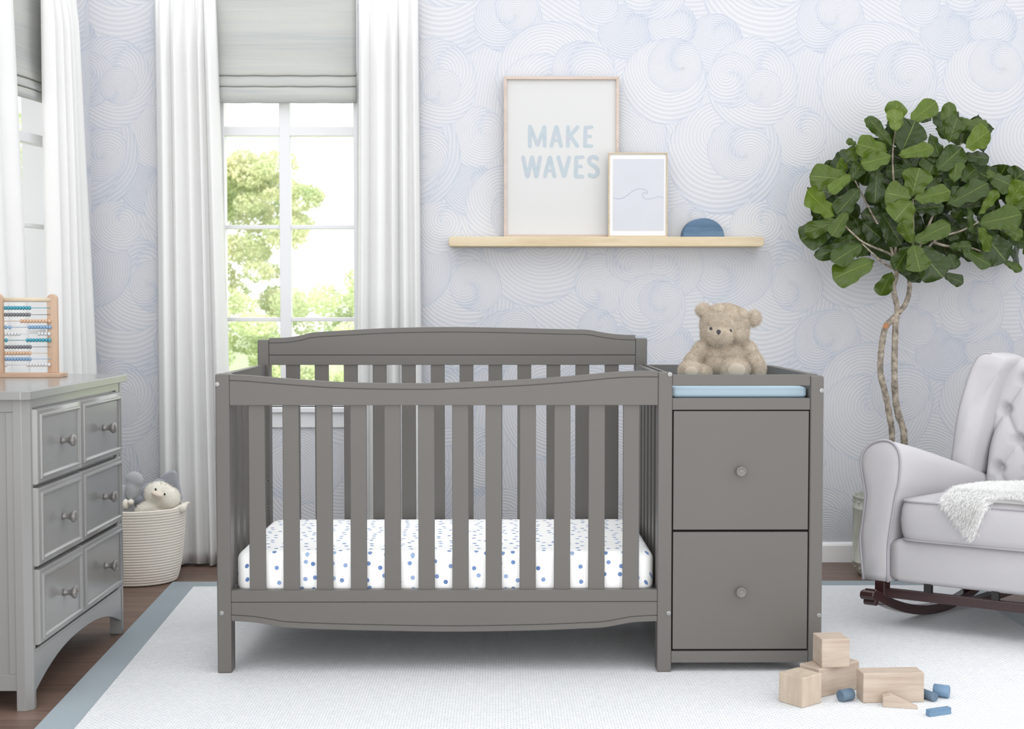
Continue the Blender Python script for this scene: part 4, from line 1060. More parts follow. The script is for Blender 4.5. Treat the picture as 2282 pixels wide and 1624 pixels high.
# wings: outline seen from the front, extruded backwards
wpx = [(2133, 1050), (2133, 1010), (2140, 920), (2155, 850), (2170, 805), (2186, 788), (2215, 789), (2240, 802), (2226, 835), (2210, 880), (2196, 950), (2184, 1010), (2178, 1060)]
wc = [(p.x, p.y) for p in curve_pts([cplane(x, y, 0.53) for x, y in wpx], 52)]
def wing(mirror=False):
    f = (lambda u: CW - u) if mirror else (lambda u: u)
    n = len(wc); cu = sum(u for u, z in wc) / n; cz = sum(z for u, z in wc) / n; rings = []
    for t_, s_ in ((0.506, 0.35), (0.507, 0.72), (0.512, 0.9), (0.525, 1.0), (0.57, 1.0), (0.63, 1.0), (0.68, 0.96)):
        rings.append([(f(cu + (u - cu) * s_), t_ + 0.12 * (z - cz), cz + (z - cz) * (s_ if s_ < 0.9 else (s_ + 1) / 2)) for u, z in wc])
    b = CB(); b.add([p for r_ in rings for p in r_], [(i * n + k, i * n + (k + 1) % n, (i + 1) * n + (k + 1) % n, (i + 1) * n + k) for i in range(len(rings) - 1) for k in range(n)] + [tuple(range(n)), tuple(range((len(rings) - 1) * n, len(rings) * n))])
    w_ = b.build('wing', UP, ch, smooth=True)
    CB().tube([(f(u), 0.522 + 0.12 * (z - cz), z) for u, z in wc[:25]], 0.0042, 8).build('piping', M['piping'], w_, smooth=True)
wing(); wing(True)
# base: rockers, legs, stretchers
def rocker(uc):
    b = CB(); vs = []; n = 34
    for i in range(n + 1):
        w = i / n; t_ = -0.055 + 0.84 * w
        z = RZ + 0.105 * ((t_ - 0.345) / 0.40) ** 2
        z = min(z, RZ + 0.13)
        h_ = 0.034
        vs += [(uc - 0.02, t_, z), (uc + 0.02, t_, z), (uc + 0.02, t_ + 0.004, z + h_), (uc - 0.02, t_ + 0.004, z + h_)]
    b.add(vs, [(4 * i + k, 4 * i + (k + 1) % 4, 4 * i + 4 + (k + 1) % 4, 4 * i + 4 + k) for i in range(n) for k in range(4)] + [(0, 1, 2, 3), (4 * n, 4 * n + 3, 4 * n + 2, 4 * n + 1)])
    r_ = b.build('rocker', ES, ch, bevel=0.004)
    b = CB(); z0 = RZ + 0.105 * (0.31 / 0.31) ** 2
    b.tube([(uc - 0.023, -0.058, z0 + 0.012), (uc + 0.023, -0.058, z0 + 0.012)], 0.017, 20)
    b.build('rocker_scroll', ES, r_, bevel=0.003)
    b = CB(); b.tube([(uc - 0.018, -0.050, z0 - 0.012), (uc + 0.022, -0.050, z0 - 0.012)], 0.012, 20)
    b.build('rocker_scroll', ES, r_, bevel=0.002)
for uc in (0.045, CW - 0.045):
    rocker(uc)
    for (ta, tb) in ((0.0, 0.036), (0.54, 0.576)):
        CB().box(uc - 0.017, uc + 0.017, ta, tb, RZ + (0.075 if ta < 0.2 else 0.05), 0.175).build('leg', ES, ch, bevel=0.003)
CB().box(0.055, CW - 0.055, 0.008, 0.03, 0.110, 0.142).build('stretcher', ES, ch, bevel=0.003)
CB().box(0.055, CW - 0.055, 0.55, 0.572, 0.110, 0.142).build('stretcher', ES, ch, bevel=0.003)
CB().box(CW / 2 - 0.02, CW / 2 + 0.02, 0.03, 0.55, 0.115, 0.14).build('centre_rail', ES, ch, bevel=0.003)
for uc in (0.2, 0.42): CB().box(uc - 0.012, uc + 0.012, 0.012, 0.03, 0.14, 0.17).build('bracket', M['dark'], ch, bevel=0.002)

# ------------------------------------------------------------------ white fur throw across the seat
def throw_pts(n):
    P, Nn = [], []
    while len(P) < n:
        u = random.uniform(0.262, 0.60); s_ = random.uniform(-0.125, 0.41)
        left = 0.262 + (0.045 * max(0, s_) if s_ > 0 else 0.0)
        back_lim = 0.25 + 0.16 * min(1, (u - 0.262) / 0.16)
        if u < left or s_ > back_lim: continue
        if s_ < 0:
            if u < 0.385: lim = 0.118 * min(1, max(0, (u - 0.262) / 0.10)) if u < 0.362 else 0.118 - (u - 0.362) * 2.2
            else: lim = 0.058 - (u - 0.385) * 2.4
            lim = max(lim, 0.0 if u > 0.42 else 0.004)
            if -s_ > lim: continue
            P.append((u, -0.024, SZ1 + s_)); Nn.append((0.0, -1.0, 0.15))
        else:
            if u > 0.40 and s_ < 0.028 + 0.012 * sin(u * 30): continue
            t_ = float(np.interp(s_, [0, .015, .07, 1], [-.025, -.014, .04, .97])); z_ = float(np.interp(s_, [0, .015, .07], [0, .015, .035]))
            k = min(1, s_ / 0.07); P.append((u, t_, SZ1 + z_)); Nn.append((0.0, -1.0 + 0.7 * k, 0.3 + 0.7 * k))
    return P, Nn
tw = thing('fur_throw', (OC.x + 0.5, OC.y, SZ1), 'fluffy white fur throw draped over the armchair seat', 'throw blanket')
P, Nn = throw_pts(42000)
Pw = []; Nw = []
for p, n_ in zip(P, Nn):
    q = cwarp(p); Pw.append(tuple(q)); d = UH * n_[0] - (Vector((sin(ang), cos(ang), 0)) * -n_[1]); Nw.append((d.x, d.y, n_[2]))
strands('fur', M['fur'], tw, Pw, Nw, 0.036, 0.0005, bend=(-0.5, -0.55, -1.2), jitter=0.24)
# hide under the pile
b = CB(); vs = []; nu_, ns_ = 26, 20
for i in range(nu_ + 1):
    u = 0.266 + (0.60 - 0.266) * i / nu_
    if u < 0.385: lim = 0.112 * min(1, max(0, (u - 0.262) / 0.10)) if u < 0.362 else 0.112 - (u - 0.362) * 2.2
    else: lim = 0.052 - (u - 0.385) * 2.4
    lim = max(lim, -0.03 if u > 0.40 else 0.004); bl_ = 0.25 + 0.15 * min(1, (u - 0.262) / 0.16)
    path = [(-0.022, SZ1 - max(lim, 0)), (-0.022, SZ1 + 0.0)] if lim > 0 else [(0.03, SZ1 + 0.008), (0.035, SZ1 + 0.012)]
    path += [(-0.012 if lim > 0 else 0.04, SZ1 + 0.014), (0.04 if lim > 0 else 0.06, SZ1 + 0.034), (bl_, SZ1 + 0.032), (bl_ + 0.004, SZ1 + 0.02)]
    path += [(bl_ - 0.004, SZ1 + 0.025), (0.05 if lim > 0 else 0.07, SZ1 + 0.026)]
    for (t_, z) in path: vs.append((u, t_, z))
m_ = 8
b.add(vs, [(i * m_ + k, i * m_ + (k + 1), (i + 1) * m_ + k + 1, (i + 1) * m_ + k) for i in range(nu_) for k in range(m_ - 1)])
b.build('hide', M['furbase'], tw, smooth=True)

# ------------------------------------------------------------------ fiddle-leaf fig in a zinc churn
PX_, PY_ = 1.612, 1.50; ZPT = XZ(1930, 1104, PY_)[1]
fg = thing('fiddle_leaf_fig', (PX_, PY_, 0), 'tall fiddle-leaf fig tree in a weathered zinc pot behind the armchair', 'potted plant')
h_ = ZPT
prof = [(0.120, 0.0), (0.133, 0.012), (0.136, 0.02), (0.150, 0.055), (0.153, 0.058), (0.153, 0.062), (0.150, 0.066), (0.150, h_ - 0.055), (0.153, h_ - 0.052), (0.153, h_ - 0.046), (0.149, h_ - 0.042), (0.151, h_ - 0.006), (0.154, h_ - 0.003), (0.154, h_), (0.149, h_ + 0.001), (0.146, h_ - 0.004), (0.145, h_ - 0.03)]
pot = MB().lathe(prof, (PX_, PY_, 0), 'Z', 64, cap=True).build('pot', M['zinc'], fg, smooth=True)
b = MB()
for k in range(20):
    a = 2 * pi * k / 20
    for zr_ in (0.035, h_ - 0.022): b.ball((PX_ + (0.150 if zr_ > .1 else 0.142) * cos(a), PY_ + (0.150 if zr_ > .1 else 0.142) * sin(a), zr_), 0.0055, nu=8, nv=6)
b.build('rivets', M['zinc'], pot, smooth=True)
MB().lathe([(0.146, h_ - 0.035), (0.02, h_ - 0.028)], (PX_, PY_, 0), 'Z', 40).build('soil', M['soil'], pot)
def tp(x, y, d=0.0): X, Z_ = XZ(1880 + x / 3.249, 600 + y / 3.249, PY_ + d); return (X, PY_ + d, Z_)
def trunk(name, pts, r0, r1, n=44):
    c = curve_pts(pts, n); rr = []
    for i in range(n):
        w = i / (n - 1); rr.append((r0 + (r1 - r0) * w) * (1 + 0.10 * sin(i * 2.7) * sin(i * 0.9) + 0.06 * random.uniform(-1, 1)))
    return MB().tube(c, rr, 14).build(name, M['bark'], fg, smooth=True)
base1 = (PX_ - 0.02, PY_, h_ - 0.04); base2 = (PX_ + 0.035, PY_, h_ - 0.04)
trunk('stem', [base1, tp(350, 1240), tp(330, 1050), tp(302, 900), tp(268, 760), tp(268, 640), tp(284, 500), tp(308, 410), tp(352, 365), tp(385, 330)], 0.0125, 0.0125)
trunk('stem', [base2, tp(440, 1230), tp(392, 1040), tp(372, 900), tp(368, 700), tp(372, 520), tp(376, 400), tp(388, 320), tp(384, 250), tp(366, 180), tp(362, 120), tp(380, 50), tp(392, -30), tp(420, -150, -.02)], 0.0145, 0.0095)
trunk('stem', [tp(398, 315), tp(440, 265), tp(470, 190), tp(478, 110), tp(474, 40), tp(480, -60), tp(510, -160)], 0.0110, 0.008, 24)
MB().tube([tp(306, 410, -.02), tp(310, 405, 0.0)], 0.011, 16).build('cut_stub', M['barkcut'], fg)
def lp(x, y, d): X, Z_ = XZ(1760 + x / 3.383, 200 + y / 3.383, 1.42 + d); return Vector((X, 1.42 + d, Z_))
twigs = [[(790, 1360, .08), (770, 1250, .05), (640, 1190, 0), (540, 1140, -.02), (440, 1050, -.03), (370, 980, -.03)],
         [(790, 1340, .06), (760, 1180, .05), (690, 1060, .04), (600, 900, .05), (500, 700, .03), (460, 640, 0)],
         [(790, 1330, .06), (800, 1100, .06), (790, 800, .05), (775, 500, 0), (800, 300, 0)],
         [(900, 1420, .08), (930, 1160, 0), (930, 820, -.03)],
         [(900, 1420, .08), (1080, 1150, .05), (1300, 1060, .0), (1420, 1000, -.03)],
         [(930, 1300, .06), (1100, 900, .05), (1230, 650, .04), (1290, 400, .02)],
         [(790, 1350, .06), (700, 1300, 0), (630, 1240, -.03), (545, 1160, -.03)], [(1080, 1150, .05), (1200, 1180, .02), (1360, 1190, 0), (1600, 1280, 0)]]
for tw_ in twigs:
    pts = curve_pts([tuple(lp(*q)) for q in tw_], 20)
    MB().tube(pts, [0.006 - 0.0035 * i / 19 for i in range(20)], 8).build('branch', M['bark'], fg, smooth=True)
LV, LF, LU, LS = [], [], [], []
LPV = [0, .05, .10, .18, .27, .36, .45, .56, .66, .76, .85, .92, .965, 1.0]
LPW = [.03, .10, .34, .58, .68, .68, .74, .90, .99, 1.0, .93, .74, .50, .12]
def leaf(base, tip, width, shade, face=None, curl=0.0, fold=0.25, seed=0):
    """obovate fiddle-shaped blade with a wavy margin"""
    rr = random.Random(seed); ax_ = tip - base; L_ = ax_.length; ax_.normalize()
    nrm = Vector((rr.uniform(-.45, .45), -1.0, rr.uniform(-.15, .6))) if face is None else Vector(face)
    side = ax_.cross(nrm); side.normalize(); nrm = side.cross(ax_); nrm.normalize()
    nv_, nw_ = 20, 8; b0 = len(LV); ph = rr.uniform(0, 6); wf = rr.uniform(8, 12)
    for j in range(nv_ + 1):
        v = j / nv_
        w = float(np.interp(v, LPV, LPW)) * (1 + 0.055 * sin(v * 17 + ph) * v)
        hw = width / 2 * w * 1.02
        bend = curl * L_ * (v ** 2)
        for i in range(nw_ + 1):
            q = i / nw_ * 2 - 1
            wavy = 0.042 * L_ * (abs(q) ** 2) * sin(wf * v * 1.6 + ph + (1.6 if q > 0 else 0))
            dd = -fold * hw * abs(q) ** 1.4 * 0.6 + wavy + bend
            p = base + ax_ * (L_ * v) + side * (hw * q) - nrm * (-dd)
            # petiole start stays narrow
            LV.append(tuple(p)); LU.append((0.5 + q / 2, v)); LS.append(shade)
    W_ = nw_ + 1
    for j in range(nv_):
        for i in range(nw_): a = b0 + j * W_ + i; LF.append((a, a + 1, a + W_ + 1, a + W_))
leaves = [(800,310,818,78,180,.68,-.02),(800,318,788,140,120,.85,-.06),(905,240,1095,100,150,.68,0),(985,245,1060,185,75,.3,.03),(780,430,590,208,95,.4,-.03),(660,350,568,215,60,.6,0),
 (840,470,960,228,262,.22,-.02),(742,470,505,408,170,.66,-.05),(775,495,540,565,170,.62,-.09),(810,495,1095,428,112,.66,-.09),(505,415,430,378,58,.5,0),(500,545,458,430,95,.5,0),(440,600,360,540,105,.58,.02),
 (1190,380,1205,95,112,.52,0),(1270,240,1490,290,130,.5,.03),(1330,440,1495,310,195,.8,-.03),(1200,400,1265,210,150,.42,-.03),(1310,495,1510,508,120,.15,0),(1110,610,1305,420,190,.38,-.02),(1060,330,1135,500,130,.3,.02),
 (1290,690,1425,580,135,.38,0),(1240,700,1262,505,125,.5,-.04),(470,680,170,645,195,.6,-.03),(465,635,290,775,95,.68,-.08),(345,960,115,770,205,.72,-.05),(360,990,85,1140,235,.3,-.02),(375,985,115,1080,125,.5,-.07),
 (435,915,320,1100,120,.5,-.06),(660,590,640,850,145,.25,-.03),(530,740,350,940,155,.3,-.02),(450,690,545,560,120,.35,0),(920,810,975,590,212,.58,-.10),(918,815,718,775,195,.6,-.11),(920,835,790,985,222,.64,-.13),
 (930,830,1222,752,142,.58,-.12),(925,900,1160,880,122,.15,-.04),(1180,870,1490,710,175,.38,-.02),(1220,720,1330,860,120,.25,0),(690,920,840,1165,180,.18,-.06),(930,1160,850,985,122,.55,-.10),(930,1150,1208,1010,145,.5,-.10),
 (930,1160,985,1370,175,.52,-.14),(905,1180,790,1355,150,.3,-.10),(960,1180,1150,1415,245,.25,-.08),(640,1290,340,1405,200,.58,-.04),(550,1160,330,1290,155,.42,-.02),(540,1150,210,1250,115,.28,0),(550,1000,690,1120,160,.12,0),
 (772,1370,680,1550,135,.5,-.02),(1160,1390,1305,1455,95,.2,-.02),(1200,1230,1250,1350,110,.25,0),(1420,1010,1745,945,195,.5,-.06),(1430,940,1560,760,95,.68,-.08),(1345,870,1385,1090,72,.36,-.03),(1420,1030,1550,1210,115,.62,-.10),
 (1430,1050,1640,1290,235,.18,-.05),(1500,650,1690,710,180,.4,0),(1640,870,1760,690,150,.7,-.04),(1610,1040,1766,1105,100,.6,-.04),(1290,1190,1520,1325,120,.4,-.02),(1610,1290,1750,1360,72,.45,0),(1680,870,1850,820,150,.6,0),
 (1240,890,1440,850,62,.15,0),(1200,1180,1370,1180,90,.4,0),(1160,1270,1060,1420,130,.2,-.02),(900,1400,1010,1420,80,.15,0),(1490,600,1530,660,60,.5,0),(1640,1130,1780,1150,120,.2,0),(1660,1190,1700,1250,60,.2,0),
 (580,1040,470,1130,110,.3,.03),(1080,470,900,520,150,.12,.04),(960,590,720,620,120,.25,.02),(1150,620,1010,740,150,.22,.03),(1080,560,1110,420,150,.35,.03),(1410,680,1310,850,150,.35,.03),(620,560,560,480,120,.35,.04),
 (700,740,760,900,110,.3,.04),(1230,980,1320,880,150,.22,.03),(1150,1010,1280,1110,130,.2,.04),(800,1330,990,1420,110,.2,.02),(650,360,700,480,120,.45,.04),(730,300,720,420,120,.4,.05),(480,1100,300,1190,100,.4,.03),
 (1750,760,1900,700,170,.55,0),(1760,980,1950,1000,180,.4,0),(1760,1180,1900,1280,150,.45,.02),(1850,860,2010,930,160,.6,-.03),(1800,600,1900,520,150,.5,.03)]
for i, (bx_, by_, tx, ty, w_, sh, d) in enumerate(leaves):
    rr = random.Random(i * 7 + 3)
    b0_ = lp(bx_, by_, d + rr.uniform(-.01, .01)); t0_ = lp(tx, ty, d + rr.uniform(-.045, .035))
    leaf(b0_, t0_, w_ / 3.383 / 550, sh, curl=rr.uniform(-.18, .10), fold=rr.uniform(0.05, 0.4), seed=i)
cr_r = random.Random(5)
nf = 0
while nf < 135:
    x = cr_r.uniform(130, 1900); y = cr_r.uniform(140, 1380)
    # crown silhouette
    inside = (abs(x - 900) < 800 and 420 < y < 1230 and abs(x - 740) < (y * 0.72 if y < 700 else 540)) or (x > 1250 and 640 < y < 1250 and not (1230 < x < 1420 and 850 < y < 1000)) or (800 < x < 1450 and 250 < y < 700)
    if not inside: continue
    if 540 < x < 680 and 850 < y < 950: continue
    a = cr_r.uniform(0, 2 * pi); L_ = cr_r.uniform(170, 260)
    d = cr_r.uniform(0.05, 0.22)
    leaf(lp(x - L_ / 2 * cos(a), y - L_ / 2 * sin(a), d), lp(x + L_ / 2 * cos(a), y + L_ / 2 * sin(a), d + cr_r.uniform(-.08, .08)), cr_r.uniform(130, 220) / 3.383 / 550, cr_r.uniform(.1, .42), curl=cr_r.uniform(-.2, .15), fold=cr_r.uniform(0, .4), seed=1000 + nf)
    nf += 1
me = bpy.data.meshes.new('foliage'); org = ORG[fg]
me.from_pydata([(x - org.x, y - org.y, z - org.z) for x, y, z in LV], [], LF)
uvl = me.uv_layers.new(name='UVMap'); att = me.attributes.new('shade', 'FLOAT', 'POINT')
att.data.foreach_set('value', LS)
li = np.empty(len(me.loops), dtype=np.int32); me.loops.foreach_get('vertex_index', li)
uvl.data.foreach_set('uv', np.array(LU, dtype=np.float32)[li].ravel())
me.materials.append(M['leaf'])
for p in me.polygons: p.use_smooth = True
o = bpy.data.objects.new('foliage', me); COL.objects.link(o); o.parent = fg; ORG[o] = org

# ------------------------------------------------------------------ plush helper: soft body from blended lumps
def lumps(name, m, parent, parts, voxel=0.005, smooth=8):
    b = MB()
    for c_, r_, rot in parts: b.ball(c_, r_, rot, 20, 12)
    o = b.build(name, m, parent, smooth=True)
    md = o.modifiers.new('remesh', 'REMESH'); md.mode = 'VOXEL'; md.voxel_size = voxel; md.use_smooth_shade = True
    md = o.modifiers.new('soften', 'SMOOTH'); md.factor = 0.6; md.iterations = smooth
    return o
def lump_pts(parts, n, skip=None):
    """points and outward normals on the outside of a set of ellipsoids"""
    area_ = [r[0] * r[1] + r[1] * r[2] + r[0] * r[2] for c_, r, q in parts]; tot = sum(area_); P, Nn = [], []
    Rm = [np.array(Euler(q).to_matrix()) for c_, r, q in parts]; Cn = [np.array(c_) for c_, r, q in parts]; Rn = [np.array(r) for c_, r, q in parts]
    for i, (c_, r, q) in enumerate(parts):
        k = int(n * area_[i] / tot); d = RNG.normal(size=(k, 3)); d /= np.linalg.norm(d, axis=1)[:, None]
        loc = d * Rn[i]; nr = d / Rn[i]; nr /= np.linalg.norm(nr, axis=1)[:, None]
        p = loc @ Rm[i].T + Cn[i]; nr = nr @ Rm[i].T; keep = np.ones(k, bool)
        for j in range(len(parts)):
            if j == i: continue
            ql = (p - Cn[j]) @ Rm[j] / Rn[j]; keep &= (ql ** 2).sum(1) > 0.97
        P.append(p[keep]); Nn.append(nr[keep])
    return np.concatenate(P), np.concatenate(Nn)

# ------------------------------------------------------------------ teddy bear on the changing pad
TY = 0.30
def tb(x, y, d=0.0): X, Z_ = XZ(1460 + x / 4.777, 640 + y / 4.777, TY + d); return (X, TY + d, Z_)
k_ = 1 / 4.777 / 697
bear = thing('teddy_bear', (tb(740, 900)[0], TY, PADZ), 'fluffy beige teddy bear sitting on the changing pad', 'teddy bear')
head = [(tb(742, 400, 0.0), (262 * k_, 0.070, 222 * k_), (0, 0, 0)), (tb(690, 520, -0.050), (135 * k_, 0.056, 112 * k_), (0, 0, 0)), (tb(600, 500, -.02), (115 * k_, .05, 120 * k_), (0, 0, 0)), (tb(870, 500, -.02), (125 * k_, .05, 120 * k_), (0, 0, 0)),
        (tb(690, 260, 0), (120 * k_, .05, 80 * k_), (0, 0, 0)), (tb(880, 300, 0), (110 * k_, .05, 80 * k_), (0, 0, 0))]
earL = [(tb(512, 245, 0.005), (84 * k_, 0.016, 78 * k_), (0, 0, .2))]; earR = [(tb(1050, 330, 0.005), (80 * k_, 0.016, 90 * k_), (0, 0, -.2))]
torso = [(tb(745, 790, 0.0), (250 * k_, 0.066, 235 * k_), (0, 0, 0)), (tb(740, 900, -0.01), (262 * k_, 0.075, 150 * k_), (0, 0, 0)), (tb(745, 650, 0), (200 * k_, .055, 120 * k_), (0, 0, 0))]
armL = [(tb(480, 690, -0.01), (92 * k_, 0.036, 130 * k_), (0, radians(25), 0)), (tb(405, 800, -0.025), (98 * k_, 0.038, 130 * k_), (0, radians(28), 0)), (tb(340, 905, -0.04), (90 * k_, 0.036, 100 * k_), (0, radians(20), 0))]
armR = [(tb(985, 680, -0.01), (100 * k_, 0.038, 130 * k_), (0, radians(-28), 0)), (tb(1050, 800, -0.025), (102 * k_, 0.040, 135 * k_), (0, radians(-22), 0)), (tb(1090, 920, -0.04), (84 * k_, 0.036, 120 * k_), (0, 0, 0))]
legL = [(tb(440, 960, -0.05), (125 * k_, 0.07, 85 * k_), (0, 0, radians(20))), (tb(372, 955, -0.10), (112 * k_, 0.026, 105 * k_), (radians(12), 0, 0))]
legR = [(tb(850, 960, -0.05), (130 * k_, 0.07, 95 * k_), (0, 0, radians(-8))), (tb(852, 925, -0.10), (150 * k_, 0.028, 120 * k_), (radians(12), 0, 0))]
# keep everything above the pad
def lift(parts):
    return [((c_[0], c_[1], max(c_[2], PADZ + r[2] * 0.93)), r, q) for c_, r, q in parts]
head, torso, armL, armR, legL, legR = head, lift(torso), lift(armL), lift(armR), lift(legL), lift(legR)
allp = head + earL + earR + torso + armL + armR + legL + legR
body = lumps('body', M['bearskin'], bear, allp, 0.0045, 5)
P, Nn = lump_pts(allp, 120000)
keep = P[:, 2] > PADZ + 0.002; P, Nn = P[keep], Nn[keep]
# thin pile over the nose and eyes
nose_c = np.array(tb(676, 470, -0.102)); eyes = [np.array(tb(592, 436, -0.070)), np.array(tb(804, 462, -0.076))]
for c_, r_ in ((nose_c, 0.012), (eyes[0], 0.013), (eyes[1], 0.013)):
    d = np.linalg.norm((P - c_) * np.array([1, 0.6, 1]), axis=1); P, Nn = P[d > r_], Nn[d > r_]
for c_, r_ in ((np.array(legL[1][0]), 0.020), (np.array(legR[1][0]), 0.027)):
    d = np.hypot(P[:, 0] - c_[0], (P[:, 2] - c_[2]) * 1.2); kk = (d > r_) | (P[:, 1] > c_[1] - 0.01); P, Nn = P[kk], Nn[kk]
strands('fur', M['bearfur'], bear, P, Nn, 0.0066, 0.00032, bend=(0, -0.1, -0.7), jitter=0.42)
for c_ in eyes: MB().ball(tuple(c_), (0.0048, 0.0042, 0.0052), nu=16, nv=10).build('eye', M['black'], bear, smooth=True)
MB().ball(tuple(nose_c), (0.0075, 0.006, 0.0065), nu=16, nv=10).ball((nose_c[0], nose_c[1] + .001, nose_c[2] - .004), (0.0048, 0.005, 0.0055), nu=14, nv=8).build('nose', M['nose'], bear, smooth=True)
MB().tube([(nose_c[0], nose_c[1] + .001, nose_c[2] - .007), (nose_c[0] + .001, nose_c[1] + .003, nose_c[2] - .021)], 0.0009, 6).build('mouth_seam', M['nose'], bear)
for L_, rr_ in ((legL[1], 0.021), (legR[1], 0.028)):
    c_ = L_[0]; MB().ball((c_[0], c_[1] - 0.025, c_[2] - 0.002), (rr_, 0.011, rr_ * 0.8), (radians(12), 0, 0), 24, 12).build('foot_pad', M['bearpad'], bear, smooth=True)

# ------------------------------------------------------------------ rope basket and the soft toys in it
BX, BYy, BR = -1.465, 1.415, 0.168
hz = XZ(420, 1128, BYy)[1]
bk = thing('rope_basket', (BX, BYy, 0), 'cream coiled rope basket full of soft toys beside the dresser', 'basket')
nc = 27; prof = [(0.02, 0.004), (BR - 0.02, 0.003)]
for k in range(nc):
    for q in range(6):
        a = pi * (q + 0.5) / 6; w = (k + q / 6) / nc; R_ = BR - 0.006 + 0.028 * w ** 0.8 - (0.012 * (1 - w) ** 6)
        prof.append((R_ + 0.0042 * sin(a), 0.003 + (hz - 0.006) * w))
Rt = prof[-1][0]
prof += [(Rt + 0.003, hz), (Rt - 0.004, hz + 0.004), (Rt - 0.010, hz), (Rt - 0.012, hz - 0.05), (BR - 0.02, 0.06), (0.02, 0.05)]
MB().lathe(prof, (BX, BYy, 0), 'Z', 96, cap=True, sy=0.92).build('body', M['rope'], bk, smooth=True)
hx_ = BX + Rt - 0.012
pts = curve_pts([(hx_ - 0.035, BYy - 0.075, hz - 0.012), (hx_ + 0.0, BYy - 0.055, hz + 0.004), (hx_ + 0.018, BYy - 0.02, hz + 0.012), (hx_ + 0.02, BYy + 0.02, hz + 0.01), (hx_ + 0.006, BYy + 0.05, hz)], 16)
MB().tube(pts, 0.007, 10).ball((hx_ + 0.012, BYy - 0.045, hz - 0.002), (0.016, 0.014, 0.017)).ball((hx_ + 0.016, BYy - 0.03, hz + 0.006), (0.014, 0.012, 0.012)).build('handle', M['rope'], bk, smooth=True)
def bp(x, y, d=0.0): X, Z_ = XZ(260 + x / 5.239, 1020 + y / 5.239, BYy + d); return (X, BYy + d, Z_)
kb = 1 / 5.239 / 553
# grey elephant, mostly hidden by the dresser
el = thing('elephant_toy', bp(160, 600, -.02), 'grey plush elephant with a drooping ear at the left side of the basket', 'soft toy')
ep = [(bp(60, 470, .01), (150 * kb, .05, 160 * kb), (0, 0, 0)), (bp(100, 640, 0.0), (120 * kb, .06, 150 * kb), (0, 0, 0))]
lumps('body', M['greyplush'], el, ep, 0.006)
ear_ = [(bp(205, 255, -.03), (108 * kb, .02, 100 * kb), (0, 0, 0)), (bp(170, 380, -.035), (70 * kb, .018, 120 * kb), (0, 0, 0)), (bp(225, 360, -.025), (55 * kb, .018, 130 * kb), (0, radians(10), 0))]
lumps('ear', M['greyplush'], el, ear_, 0.004)
MB().ball(bp(105, 540, -.05), (36 * kb, .02, 62 * kb)).ball(bp(165, 515, -.05), (36 * kb, .018, 34 * kb)).build('paw', M['creamplush'], el, smooth=True)
sh = thing('shark_toy', bp(480, 500, .05), 'mid-grey plush animal with a pointed tail fin behind the cream duck', 'soft toy')
lumps('body', M['dgreyplush'], sh, [(bp(270, 500, 0.095), (120 * kb, .04, 80 * kb), (0, radians(-35), 0)), (bp(380, 380, 0.105), (140 * kb, .045, 85 * kb), (0, radians(-35), 0)), (bp(490, 300, 0.105), (120 * kb, .04, 60 * kb), (0, radians(-25), 0)), (bp(545, 470, 0.105), (120 * kb, .03, 170 * kb), (0, 0, 0))], 0.005)
b = MB(); o1 = [(455, 270), (520, 200), (630, 158), (668, 180), (672, 230), (700, 340), (735, 500), (700, 560), (560, 420), (480, 330)]
P0 = [bp(x, y, .055) for x, y in o1]; n = len(P0)
b.prism([(p[0], p[2]) for p in P0], BYy + .085, BYy + .115, 'Y').build('tail_fin', M['dgreyplush'], sh, bevel=0.008, seg=4)
dk = thing('duck_toy', bp(500, 600, -.03), 'cream plush duck with a beige beak looking out of the basket', 'soft toy')
dparts = [(bp(505, 430, -.03), (178 * kb, .055, 148 * kb), (0, radians(18), 0)), (bp(620, 480, -.03), (120 * kb, .05, 140 * kb), (0, 0, 0)), (bp(370, 590, -.04), (160 * kb, .05, 90 * kb), (0, radians(-20), 0)), (bp(480, 660, -.02), (165 * kb, .07, 110 * kb), (0, 0, 0))]
lumps('body', M['creamplush'], dk, dparts, 0.005)
P, Nn = lump_pts(dparts, 9000); kk = P[:, 2] > hz - 0.02; strands('fur', M['creamplush'], dk, P[kk], Nn[kk], 0.007, 0.0005, jitter=0.6)
MB().ball(bp(470, 425, -.085), (72 * kb, .02, 34 * kb), (0, radians(24), 0)).ball(bp(470, 455, -.083), (64 * kb, .016, 20 * kb), (0, radians(20), 0)).build('beak', M['beak'], dk, smooth=True)
for x, y in ((455, 368), (560, 425)): MB().ball(bp(x, y, -.083), (0.0042, 0.003, 0.0050), nu=12, nv=8).build('eye', M['black'], dk, smooth=True)
b = MB(); b.prism([(p[0], p[2]) for p in (bp(548, 300, 0), bp(560, 255, 0), (bp(585, 290, 0)), bp(610, 280, 0), bp(600, 330, 0))], BYy - .05, BYy - .03, 'Y').build('crest', M['creamplush'], dk, bevel=0.004)

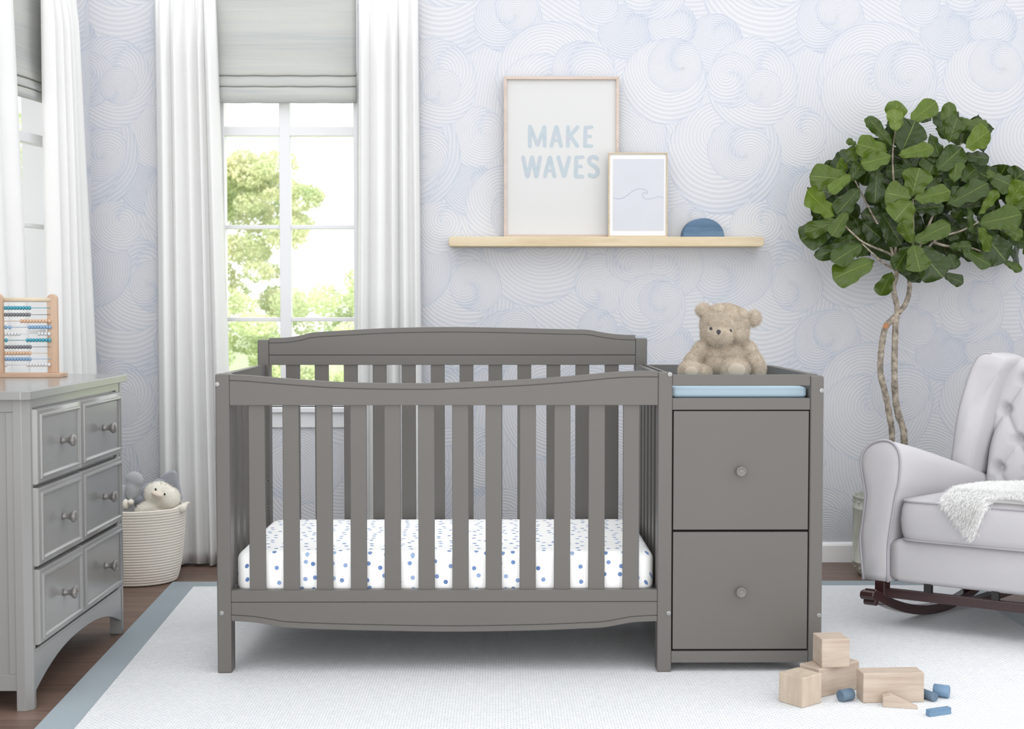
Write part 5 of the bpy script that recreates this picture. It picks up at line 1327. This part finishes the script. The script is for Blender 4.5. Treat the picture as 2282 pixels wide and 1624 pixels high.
# ------------------------------------------------------------------ garden outside
tag(MB().box(-60, 40, WY + 0.3, 70, -0.5, -0.4).build('lawn', M['grass']), kind='structure')
def leaf_cloud(name, m, parent, blobs, n, size):
    """crown of many small leaves gathered in clumps"""
    P = []
    for (c_, r_) in blobs:
        k = int(n * (r_[0] * r_[2]) / sum(q[0] * q[2] for _, q in blobs)); d = RNG.normal(size=(k, 3)); d /= np.linalg.norm(d, axis=1)[:, None]
        P.append(np.array(c_) + d * np.array(r_) * RNG.uniform(0.45, 1.0, (k, 1)) ** 0.6)
    P = np.concatenate(P); k = len(P)
    a = RNG.normal(size=(k, 3)); a /= np.linalg.norm(a, axis=1)[:, None]; b_ = np.cross(a, RNG.normal(size=(k, 3))); b_ /= np.linalg.norm(b_, axis=1)[:, None]
    s_ = size * RNG.uniform(.6, 1.3, (k, 1)); V = np.stack([P - a * s_, P + b_ * s_ * .55, P + a * s_, P - b_ * s_ * .55], 1).reshape(-1, 3) - np.array(ORG[parent])
    me = bpy.data.meshes.new(name); me.from_pydata(V.tolist(), [], (np.arange(k * 4).reshape(-1, 4)).tolist()); me.materials.append(m)
    o = bpy.data.objects.new(name, me); COL.objects.link(o); o.parent = parent; ORG[o] = ORG[parent]; return o
def gtree(label, x, y, blobs, n, size, h, m='outleaf', name='garden_tree'):
    t = thing(name, (x, y, -0.4), label, 'tree')
    MB().tube([(x, y, -0.4), (x + .1, y, h * .4), (x - .1, y, h * .75), (x, y, h)], [0.28, 0.2, 0.14, 0.05], 10).build('trunk', M['bark_out'], t, smooth=True)
    leaf_cloud('crown', M[m], t, blobs, n, size); return t
def wp(px, py, Y): h_2 = hit(px, py, 'Y', Y); return (h_2.x, Y, h_2.z)
def clumps(n, inside, Y, r, rnd, px0=380, px1=830):
    out = []
    while len(out) < n:
        px, py = rnd.uniform(px0, px1), rnd.uniform(180, 960)
        if not inside(px, py, rnd): continue
        YY = Y + rnd.uniform(-1.2, 1.2); k = r * rnd.uniform(.5, 1.25); out.append((wp(px, py, YY), (k * 1.2, k, k * .8)))
    return out
def in_tall(px, py, rnd):
    edge = 690 + 30 * sin(py / 34) + 18 * sin(py / 13) - (40 if 300 < py < 360 else 0) - (70 if py > 560 else 0)
    if py < 318 or py > 690 or px > edge: return False
    if 560 < px < 640 and 500 < py < 590: return rnd.random() < .25
    return rnd.random() < .85
def in_low(px, py, rnd):
    return py > 640 + 22 * sin(px / 45) + (0 if px > 640 else 15) and rnd.random() < .9
gtree('tall leafy garden tree filling the left panes of the window', wp(440, 500, 20.0)[0], 20.0, clumps(130, in_tall, 20.0, 0.30, random.Random(4), 180), 70000, 0.034, 4.5)
gtree('lower bushy garden tree across the bottom panes of the window', wp(600, 800, 17.5)[0], 17.5, clumps(210, in_low, 17.5, 0.27, random.Random(9), 100, 1150), 105000, 0.030, 1.0, 'outleaf2')
# seen through the left-hand window
xg = -14.0
t = thing('garden_tree', (xg, 17.0, -0.4), 'garden tree glimpsed through the left wall window', 'tree')
def lx(px, py, X): p = hit(px, py, 'X', X); return tuple(p)
bl_ = [(lx(47, y, xg - 1.0 + dx), (0.16, 1.0, 1.3)) for y, dx in ((330, 0), (420, .5), (520, -.3), (620, .4), (560, 1.0))]
leaf_cloud('crown', M['outleaf2'], t, bl_, 6000, 0.05)
